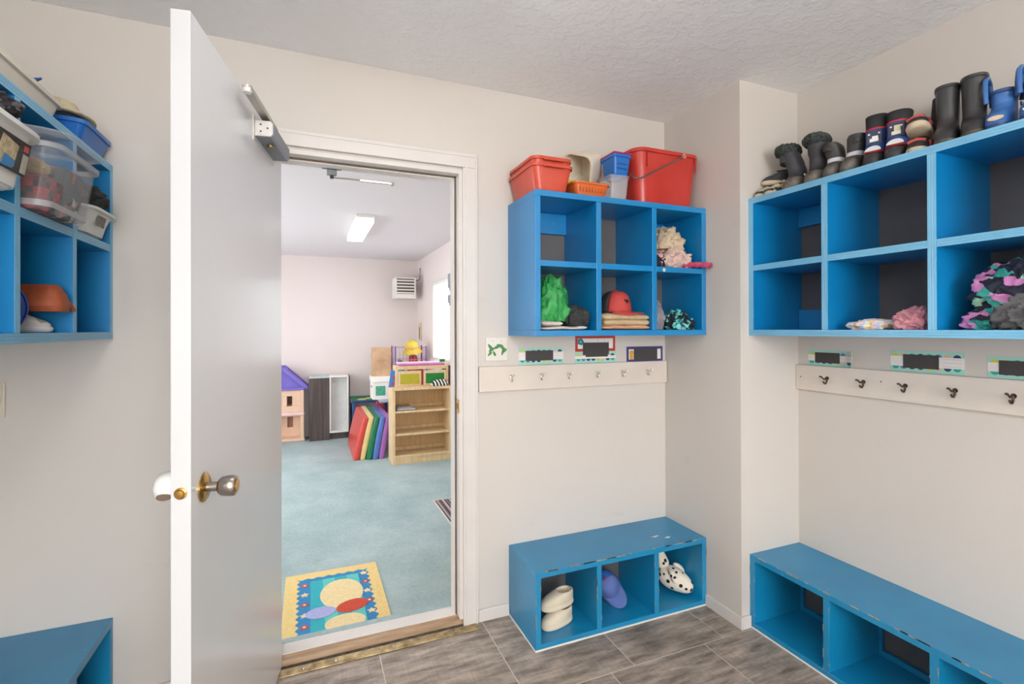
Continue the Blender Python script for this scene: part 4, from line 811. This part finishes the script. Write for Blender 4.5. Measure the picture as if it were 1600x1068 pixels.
# on top of the left cubby
tb = bin_thing('storage_bin', 'long cream bin of caps on top of the cubby behind the door', 'bin', (-.80, 1.67, ZT), 0, (.22, .34, .25, .385, .085), CREAMP, r=.03)
bl2 = bin_thing('storage_bin', 'blue bin at the end of the cubby behind the door', 'bin', (-.742, 2.015, ZT), (0, R(4), 0), (.175, .185, .20, .215, .07), BLUP, r=.015, rim=.007)
bl2.location.z = ZT+.007
capb = M('blue_cap_cloth', '2c63b0', .8, var=.08)
cap('baseball_cap', 'blue cap with a mint band poking out of the cream bin', (-.755, 1.79, ZT+.112), (R(10), R(-25), R(20)), capb, capb, M('mint_cloth', '5ccab4', .8), .42)
cap('baseball_cap', 'plain blue cap sunk deep in the cream bin', (-.775, 1.62, ZT+.106), (R(0), R(-10), R(-40)), capb, capb, capb, .40)
sh = thing('straw_hat', 'cream brimmed hat resting on the blue bin', 'hat', (-.73, 1.995, ZT+.083), (R(-6), R(-8), 0))
HATC = M('straw_cloth', 'dfd0ab', .85, var=.12, scale=60, bmp=.3); MB().lathe([(.0005, .07), (.03, .068), (.05, .055), (.056, .03), (.058, .006), (.09, 0), (.092, .003), (.062, .010), (.0005, .012)], 30).build('crown', HATC, sh, smooth=True, angle=80)
MB().tube([(.0595*math.cos(a), .0595*math.sin(a), .014) for a in [k*math.pi/12 for k in range(25)]], .0025, 6, False).build('hat_band', DARKM, sh)

# ================================================================== PLAYROOM
def on2(z): return z+.0006
# bookcase
bk = thing('bookcase', 'low birch bookcase with three open shelves', 'bookcase', (.85, 5.49, on2(Z2)))
bwid, bdep, bht = .668, .30, .845
for x in (0, bwid-.03): BX('side_panel', (x, x+.03, 0, bdep, 0, bht-.03), BIRCH, bk, bev=.001)
BX('top_panel', (-.005, bwid+.003, -.005, bdep, bht-.03, bht), BIRCH, bk, bev=.002)
m = BX('back_panel', (.03, bwid-.03, bdep-.012, bdep-.006, .06, bht-.03), BIRCHB, bk)
for z in (.088, .327, .576):
    BX('shelf', (.03, bwid-.03, .004, bdep-.012, z-.011, z+.011), BIRCH, bk, bev=.001); BX('shelf_stop', (.03, bwid-.03, bdep-.03, bdep-.013, z+.0112, z+.05), BIRCH, bk)
BX('plinth', (.03, bwid-.03, .012, .03, 0, .076), BIRCH, bk)
for k, (dx, mt) in enumerate(((0, M('slate_cover', '6d737c', .5)), (.006, M('white_cover', 'e6e2dc', .5)), (-.004, M('blue_cover', '6f86b8', .5)), (.01, M('tan_cover', 'b8a58a', .5)))):
    o = tag(BX('book', (0, .22-.02*k, 0, .2, 0, .009), mt, None, bev=.001, loc=(.9+dx, 5.52, on2(Z2)+.588+k*.0096)), ['slate thin book at the bottom of the bookcase pile', 'white thin book in the bookcase pile', 'blue thin book in the bookcase pile', 'tan thin book topping the bookcase pile'][k], 'book')
# organiser frame with coloured doors on the bookcase
tz = on2(Z2)+bht+.0006
og = thing('toy_organizer', 'small wooden organizer with yellow and green drawer fronts', 'organizer', (.895, 5.56, tz))
ow, oh = .60, .232
for x in (0, ow-.024): BX('upright', (x, x+.024, 0, .2, 0, oh), BIRCH, og, bev=.001)
BX('top_rail', (.024, ow-.024, 0, .2, oh-.04, oh), BIRCH, og, bev=.001); BX('base_rail', (.024, ow-.024, 0, .2, 0, .012), BIRCH, og)
BX('centre_panel', (.29, .312, .02, .2, .012, oh-.04), RDT, og)
for (a, b, mt) in ((.028, .286, M('yellow_panel', 'b9b028', .45)), (.316, .572, M('green_panel', '12802f', .45))):
    d_ = BX('drawer_front', (a, b, -.004, .012, .014, oh-.056), BIRCH, og, bev=.001); BX('colour_panel', (a+.022, b-.022, -.0052, -.0041, .03, oh-.088), mt, d_)
for k, (mt, n_) in enumerate(((M('pink_felt', 'd84f93', .8), 'hot pink'), (M('lilac_felt', 'c7a0dc', .8), 'lilac'), (M('pale_pink_felt', 'ecc0d8', .8), 'pale pink'))):
    tag(BX('felt_sheet', (0, .52, 0, .19, 0, .011), mt, None, bev=.002, loc=(.935-.004*k, 5.562+.004*k, tz+oh+.0006+k*.0116)), n_+' felt sheet stacked on the drawer organizer', 'sheet')
tag(BX('green_book', (0, .06, 0, .02, 0, .03), MT['green_panel'], None, bev=.002, loc=(1.40, 5.58, tz+oh+.036)), 'little green pouch on the stacked felt sheets', 'pouch')
zb_ = heap('striped_cloth', Mstripe('zebra_stripe', ['1f1f22', 'f0eeea'], 26, .8, (1, .25, .35)), (1.385, 5.52, tz), (.095, .027, .07), seed=61, wr=.12); tag(zb_, 'black and white striped cloth bunched on the bookcase top', 'cloth')
bo = thing('picture_book', 'blue picture book leaning on the drawer organizer', 'book', (.795, 5.60, tz), (0, R(8), 0)); bo.location.x = .825
BX('cover', (.0, .062, 0, .014, 0.0, .19), M('blue_cover_bright', '3a7fd0', .45, var=.05), bo, bev=.001)
for (a, b, c_, d_) in ((.026, .058, .02, .06), (.03, .06, .09, .13)): BX('cover_print', (a, b, -.0008, 0, c_, d_), M('cover_red', 'b8463c', .5, var=.2, scale=40), bo)
# folding mat of five coloured panels
fm = thing('folding_mat', 'folded gym mat of five coloured panels standing on edge', 'gym mat', (.475, 5.86, on2(Z2)))
for k, c_ in enumerate(('d2473f', 'e8cf8e', '177a4e', '5577c4', 'b06cbf')):
    mt = M('vinyl_%d' % k, c_, .35, var=.05); x0_ = k*.0685; dy = (0, .0, -.02, -.035, -.03)[k]; rings = []; th_ = .058
    for j in range(11):
        t = j/10; z = .475*t*(1 if k else 1); lean = .105*t**1.1*(1-.06*k); e = .006*math.sin(math.pi*t)
        ring = [(x0_+lean-e, dy+.012, z), (x0_+lean-e-.004, dy+.1, z), (x0_+lean-e-.004, dy+.85, z), (x0_+lean-e, dy+.95, z), (x0_+th_+lean+e, dy+.95, z), (x0_+th_+lean+e, dy+.012, z), (x0_+th_*.75+lean, dy, z), (x0_+th_*.25+lean, dy, z)]
        rings.append(ring)
    MB().loft(rings).build('mat_panel', mt, fm, smooth=True, bev=.006)
# dark and white cabinet standing on end
cbn = thing('storage_cabinet', 'dark wood grain cabinet with a white recessed side standing by the wall', 'cabinet', (.012, 7.10, on2(Z2)))
BX('dark_panel', (0, .25, 0, .3, 0, .835), WENGE, cbn, bev=.002); BX('top_edge', (-.004, .252, .0, .3, .836, .85), M('pale_teal_edge', 'bcd3d2', .5), cbn)
m = MB().box(.2505, .268, .004, .3, .09, .86).box(.478, .495, .004, .3, .09, .86).box(.2685, .4775, .004, .3, .09, .11).box(.2685, .4775, .004, .3, .84, .86); m.build('white_frame', WHITE, cbn, bev=.001)
BX('recess_back', (.2685, .4775, .12, .28, .11, .84), M('pale_panel', 'd9dad8', .5), cbn); BX('dark_side', (.4955, .515, .0, .3, 0, .85), WENGE, cbn); BX('lower_block', (.2505, .495, .05, .3, 0, .0895), WENGE, cbn)
# toy house
th_ = thing('toy_house', 'pink plastic toy house with a purple roof', 'toy house', (-.62, 7.19, on2(Z2)))
PNK = M('blush_plastic', 'ecc9ad', .5, var=.03); PNK2 = M('pale_pink_plastic', 'f0d0ce', .45, var=.03); PUR = M('purple_plastic', '7a6bc8', .4, var=.05)
HW = .565
BX('base', (0, HW+.01, -.01, .25, 0, .035), PNK, th_, bev=.008)
for (za, zb, wz0, wz1) in ((.035, .345, .16, .30), (.385, .68, .47, .60)):
    for x in (0, HW-.045): BX('corner_post', (x, x+.045, 0, .24, za, zb), PNK, th_, bev=.006)
    for (a, b) in ((.045, .26), (.26, HW-.045)):
        c_ = (a+b)/2
        MB().box(a, c_-.035, .19, .22, za, zb).box(c_+.035, b, .19, .22, za, zb).box(c_-.035, c_+.035, .19, .22, za, wz0).box(c_-.035, c_+.035, .19, .22, wz1, zb).build('back_wall', PNK, th_)
        BX('window_recess', (c_-.035, c_+.035, .221, .235, wz0, wz1), M('brown_recess', 'a97a66', .6), th_)
    if za > .1:
        MB().box(.045, HW-.045, .02, .04, za, .47).box(.045, HW-.045, .02, .04, .60, zb).box(.045, .3, .02, .04, .47, .6).box(.42, HW-.045, .02, .04, .47, .6).box(.3, .355, .02, .04, .47, .6).build('front_wall', PNK, th_, bev=.003)
BX('floor_ledge', (-.008, HW+.008, -.02, .245, .345, .385), PNK2, th_, bev=.008)
MB().prism([(-.03, .68), (HW+.035, .68), (HW+.035, .72), (HW/2+.05, .98), (HW/2-.05, .98), (-.03, .72)], lambda x, z: (x, .03, z), lambda x, z: (x, .25, z)).build('roof', PUR, th_, bev=.006)
MB().prism([(-.05, .685), (HW+.055, .685), (HW+.055, .73), (HW/2+.05, 1.0), (HW/2-.05, 1.0), (HW/2-.03, .96), (HW/2+.03, .96), (HW-.02, .735), (.02, .735), (-.05, .73)][:6]+[(HW/2+.03, .965), (HW-.02, .735)][:0], lambda x, z: (x, .255, z), lambda x, z: (x, .27, z)).build('gable_back', PUR, th_)
for sg in (0, 1):
    X = (lambda x: x) if not sg else (lambda x: HW-x)
    MB().prism([(X(-.045), .675), (X(-.045), .735), (X(HW/2), 1.015), (X(HW/2), .965), (X(.02), .72)], lambda x, z: (x, -.02, z), lambda x, z: (x, .03, z)).build('eave', PUR, th_, bev=.004)
MB().box(.0, HW, -.012, .029, .682, .715).build('roof_rail', PUR, th_, bev=.004)
# low play table with map top
pt = thing('play_table', 'low blue play table with a green patterned top', 'table', (.53, 6.885, on2(Z2)))
BX('table_top', (0, .48, 0, .5, .50, .535), M('deep_blue_laminate', '24447a', .5), pt, bev=.003); BX('map_print', (.012, .468, .01, .49, .5352, .5362), Mvor('map_print', ['1f7a56', '2a8f62', '2b5f9c', '1f7a56', 'd8cf8a', '258a5a'], 9, warp=.1), pt)
for (x, y) in ((.01, .01), (.43, .01), (.01, .45), (.43, .45)): BX('leg', (x, x+.04, y, y+.04, 0, .4998), M('table_blue', '2b5690', .5), pt, bev=.002)
# grey table carrying box, bag and basket
gt = thing('grey_table', 'pale grey-blue table behind the bookcase', 'table', (.82, 6.3, on2(Z2)))
BX('table_top', (0, .68, 0, .53, .575, .60), M('pale_blue_laminate', 'a9bccb', .45), gt, bev=.003)
for (x, y) in ((.18, .02), (.63, .02), (.18, .47), (.63, .47)): BX('leg', (x, x+.03, y, y+.03, 0, .5748), GREYM, gt)
gz = on2(Z2)+.6006
wx = thing('white_box', 'white cardboard box with a green label on the grey-blue table', 'box', (.735+.09, 6.42, gz))
BX('box_body', (-.075, .165, 0, .3, 0, .24), M('white_cardboard', 'eeebe6', .6, var=.02), wx, bev=.003); BX('box_lid', (-.082, .172, -.007, .307, .22, .285), M('white_lid', 'f3f1ee', .55, var=.01), wx, bev=.003)
BX('green_label', (-.04, .08, -.0012, -.0002, .05, .17), M('green_label', '3fae8a', .6, var=.25, scale=60), wx)
BX('hand_hole', (-.0755, -.075, .1, .18, .14, .17), BLACK, wx)
pb = thing('paper_bag', 'crumpled brown paper bag standing on the white box', 'bag', (.875, 6.57, gz+.2856))
PAPB = M('kraft_paper', 'c9a27e', .85, var=.12, scale=7, bmp=.5, bscale=12, bdist=.02)
vs = []; rings = []
for j in range(13):
    z = .37*j/12; ring = []
    for p in rr(.25-.01*abs(math.sin(j)), .14-.05*(j/12), .012, z, 6):
        n_ = noise.noise(Vector(p)*14)*.009*min(1, j/3); ring.append((p[0]+n_, p[1]+n_, p[2]+(noise.noise(Vector(p)*9)*.012 if j == 12 else 0)))
    rings.append(ring)
MB().loft(hollow(rings, .2)).build('bag_body', PAPB, pb, smooth=True, angle=25)
MB().prism([(.02, 0), (.14, 0), (.135, .004), (.025, .004)], lambda x, z: (x-.09, -.071, z+.2), lambda x, z: (x-.09, -.068, z+.2)).build('printed_line', M('brown_print', '9a7a5c', .8), pb)
kt = thing('dark_canister', 'dark canister with a tan lid beside the white box', 'canister', (1.03, 6.36, gz)); MB().lathe([(.0005, 0), (.03, 0), (.03, .17), (.0005, .17)], 18).build('body', M('dark_tin', '3a3634', .4), kt, smooth=True); MB().lathe([(.0005, .1702), (.033, .1702), (.033, .19), (.0005, .2)], 18).build('lid', M('tan_lid', 'c8a878', .5), kt, smooth=True)
wk = thing('wire_basket', 'pink wire basket heaped with dress-up hats', 'basket', (1.24, 6.62, gz))
PW = M('pink_wire', 'c98f9a', .4, .3)
bw_, bd_, bh_ = .40, .3, .64
m = MB()
for k in range(5): m.tube([(sx*bw_/2, sy*bd_/2, .01+bh_*k/4) for sx, sy in ((-1, -1), (1, -1), (1, 1), (-1, 1), (-1, -1))], .003, 5, False)
m.build('hoop_wires', PW, wk)
m = MB()
for k in range(9):
    x = -bw_/2+bw_*k/8
    for sy in (-1, 1): m.tube([(x, sy*bd_/2, .007), (x, sy*bd_/2, bh_+.012)], .002, 5)
for k in range(1, 6):
    y = -bd_/2+bd_*k/6
    for sx in (-1, 1): m.tube([(sx*bw_/2, y, .007), (sx*bw_/2, y, bh_+.012)], .002, 5)
m.build('upright_wires', PW, wk)
for (x, y) in ((-bw_/2, -bd_/2), (bw_/2, -bd_/2), (bw_/2, bd_/2), (-bw_/2, bd_/2)): MB().lathe([(.0005, 0), (.009, 0), (.009, bh_+.02), (.005, bh_+.03), (.0005, bh_+.03)], 8, (x, y, 0)).build('corner_post', M('violet_post', '5a4a9a', .4), wk)
BX('floor_mesh', (-bw_/2, bw_/2, -bd_/2, bd_/2, .004, .008), PW, wk)
cloth('red_costume', 'red costume cloth stuffed in the wire basket', 'clothing', M('red_satin', 'bf2f35', .5, var=.2, bmp=.2), (1.30, 6.62, gz+.010), (.075, .10, .555), seed=71, wr=.12)
cloth('teal_costume', 'teal costume cloth stuffed in the wire basket', 'clothing', M('teal_satin', '1f8f98', .5, var=.25, bmp=.2), (1.12, 6.60, gz+.010), (.065, .10, .47), seed=72, wr=.12)
yh = thing('sun_hat', 'yellow plastic helmet-like hat on top of the wire basket', 'hat', (1.285, 6.61, gz+.585), (R(10), R(-8), 0)); YH = M('yellow_hat', 'e2c23c', .5, var=.08)
MB().lathe([(.0005, .16), (.04, .155), (.075, .125), (.09, .08), (.094, .03), (.13, -.01), (.132, -.004), (.096, .036), (.0005, .04)], 28).build('crown', YH, yh, smooth=True, angle=80); MB().tube([(.092*math.cos(a), .092*math.sin(a), .06) for a in [k*math.pi/12 for k in range(25)]], .005, 6, False).build('hat_band', M('yellow_band', 'c9a52c', .5), yh)
rbx = thing('foam_block', 'red foam block leaning behind the folded mat', 'foam block', (.92, 6.15, on2(Z2))); MB().prism([(0, 0), (.13, 0), (.13, .42), (.10, .50), (-.0, .53)], lambda x, z: (x, 0, z), lambda x, z: (x, .05, z)).build('block', M('red_foam', 'd14a55', .5, var=.05), rbx, bev=.01)
rbx.location.x = .84; rbx.location.y = 6.826
# unit heater with pipe
uh = thing('unit_heater', 'white louvered unit heater hung near the playroom corner', 'heater', (1.125, 7.0, 1.765))
BX('body', (0, .288, .012, .30, 0, .29), M('heater_enamel', 'e9e2da', .4, var=.02), uh, bev=.006)
MB().box(0, .022, 0, .012, 0, .29).box(.266, .288, 0, .012, 0, .29).box(.022, .266, 0, .012, 0, .06).box(.022, .266, 0, .012, .275, .29).build('front_frame', MT['heater_enamel'], uh)
BX('grille_shadow', (.022, .266, .0085, .0118, .06, .275), M('heater_dark', '4a423e', .7), uh)
for k in range(5): MB().prism([(0.001, .070+k*.043), (.004, .066+k*.043), (-.004, .088+k*.043), (-.007, .086+k*.043)], lambda y, z: (.022, y, z), lambda y, z: (.266, y, z)).build('louver', MT['heater_enamel'], uh)
BX('wall_bracket', (.1, .19, .30, FY-7.0-.0005, .1, .2), GREYM, uh); MB().tube([(.288, .1, .26), (.35, .1, .27), (.37, .1, .29), (.37, .1, .45)], .007, 8).build('supply_pipe', GREYM, uh, smooth=True)
tg = thing('wall_gauge', 'narrow cream wall gauge near the playroom corner', 'wall gauge', (RX-.0005, 7.22, 1.16)); BX('case', (-.018, 0, -.08, .08, 0, .26), M('aged_cream', 'd9c6a4', .5), tg, bev=.003); BX('slot', (-.0195, -.018, -.025, .02, .03, .2), M('gauge_dark', '3c352e', .5), tg)
for (y, z, a, b, lab, nm) in ((5.47, 1.80, .06, .16, 'grey upper latch box on the wall beside the bright window', 'latch_box'), (5.48, 1.63, .06, .09, 'grey lower latch box with a peg beside the bright window', 'latch_box')):
    o = thing(nm, lab, 'latch box', (RX-.0005, y, z)); BX('case', (-.05, 0, -a, a*.6, 0, b), M('latch_grey', '8d939c', .5), o, bev=.004); BX('peg', (-.04, -.02, -.02, .0, -.03, 0), GREYM, o)
# striped floor mat, shelf end, printed rug
sm_ = thing('striped_mat', 'striped doormat on the playroom carpet', 'mat', (1.01, 3.45, on2(Z2)))
MB().box(0, .48, 0, .77, 0, .006).build('mat_base', Mstripe('mat_stripes', ['4a4448', 'b7a9a4', '6a6268', '332f33', '9a7f82', 'c9bdb8', '3f3a44', '7f747a'], 9.5, .9, (1, 0, 0)), sm_, bev=.002); MB().box(-.012, 0, -.012, .782, 0, .007).box(.48, .492, -.012, .782, 0, .007).box(0, .48, -.012, 0, 0, .007).box(0, .48, .77, .782, 0, .007).build('binding', M('pale_binding', 'd6cfc8', .8), sm_)
se = thing('wooden_shelf', 'birch shelf unit end just inside the playroom door', 'shelf', (.905, 2.72, on2(Z2)))
BX('end_panel', (0, .03, 0, .43, 0, .80), BIRCH, se, bev=.002); BX('end_panel', (.42, .45, 0, .43, 0, .80), BIRCH, se, bev=.002)
for z in (.05, .4, .77): BX('shelf', (.0305, .4195, .01, .42, z, z+.025), BIRCH, se)
rg = thing('childrens_rug', 'bright rug with yellow border and flowers, just inside the doorway', 'rug', (-.127, 2.45, on2(Z2)))
RY, RBL, RT1, RT2, RF, RCR, RL = [M('rug_'+n, c, .9, var=.06, scale=60, bmp=.3, bscale=200) for n, c in (('yellow', 'efd38c'), ('blue', '2f86bf'), ('teal', '2fb0bd'), ('turquoise', '5fcbc4'), ('red', 'cf4b34'), ('cream', 'f0dba6'), ('lavender', 'aeb3e4'))]
BX('rug_base', (0, .524, 0, .815, 0, .005), RY, rg, bev=.002)
def flat(nm, pts, mat, z, t=.0006): return MB().prism(pts, lambda x, y: (x, y, z), lambda x, y: (x, y, z+t)).build(nm, mat, rg)
zig = []
x0_, x1_, y0_, y1_ = .062, .468, .05, .745
n_ = 26
for k in range(n_): zig.append((x0_+(.018 if k % 2 else 0), y0_+(y1_-y0_)*k/n_))
for k in range(14): zig.append((x0_+(x1_-x0_)*k/14, y1_-(.014 if k % 2 else 0)))
for k in range(n_): zig.append((x1_-(.018 if k % 2 else 0), y1_-(y1_-y0_)*k/n_))
for k in range(14): zig.append((x1_-(x1_-x0_)*k/14, y0_+(.014 if k % 2 else 0)))
me_ = bmesh.new(); bv = [me_.verts.new((x, y, .0056)) for x, y in zig]; fc = me_.faces.new(bv); bmesh.ops.triangulate(me_, faces=[fc]); mm = bpy.data.meshes.new('zigzag_field'); me_.to_mesh(mm); me_.free(); mm.materials.append(RBL); zo = bpy.data.objects.new('zigzag_field', mm); COL.objects.link(zo); zo.parent = rg
for k in range(4): flat('stripe', [(.135+k*.0675, .06), (.2025+k*.0675, .06), (.2025+k*.0675, .70), (.135+k*.0675, .70)], (RT1, RT2)[k % 2], .0058)
def ell(cx, cy, a, b, n=24, ph=0): return [(cx+a*math.cos(t)*math.cos(ph)-b*math.sin(t)*math.sin(ph), cy+a*math.cos(t)*math.sin(ph)+b*math.sin(t)*math.cos(ph)) for t in [2*math.pi*k/n for k in range(n)]]
for k in range(6):
    for sx in (0, 1):
        cx_, cy_ = (.106 if not sx else .436), .12+k*.108+(.03 if sx else 0); star = (k+sx) % 2
        pts = [(cx_+(.026 if j % 2 == 0 else .014)*math.cos(j*math.pi/5+.3), cy_+(.026 if j % 2 == 0 else .014)*math.sin(j*math.pi/5+.3)) for j in range(10)]
        flat('flower', pts, RF if star else RCR, .0062); 
        if star: flat('flower_centre', ell(cx_, cy_, .008, .008, 12), RCR, .0069)
# plain coloured shapes in the middle field
flat('cream_shape', ell(.30, .50, .115, .16), RCR, .0064); flat('red_shape', ell(.345, .345, .085, .06, ph=.25), RF, .0071); flat('lavender_shape', ell(.185, .335, .075, .055), RL, .0071); flat('cream_shape', ell(.30, .20, .10, .075), RCR, .0071)
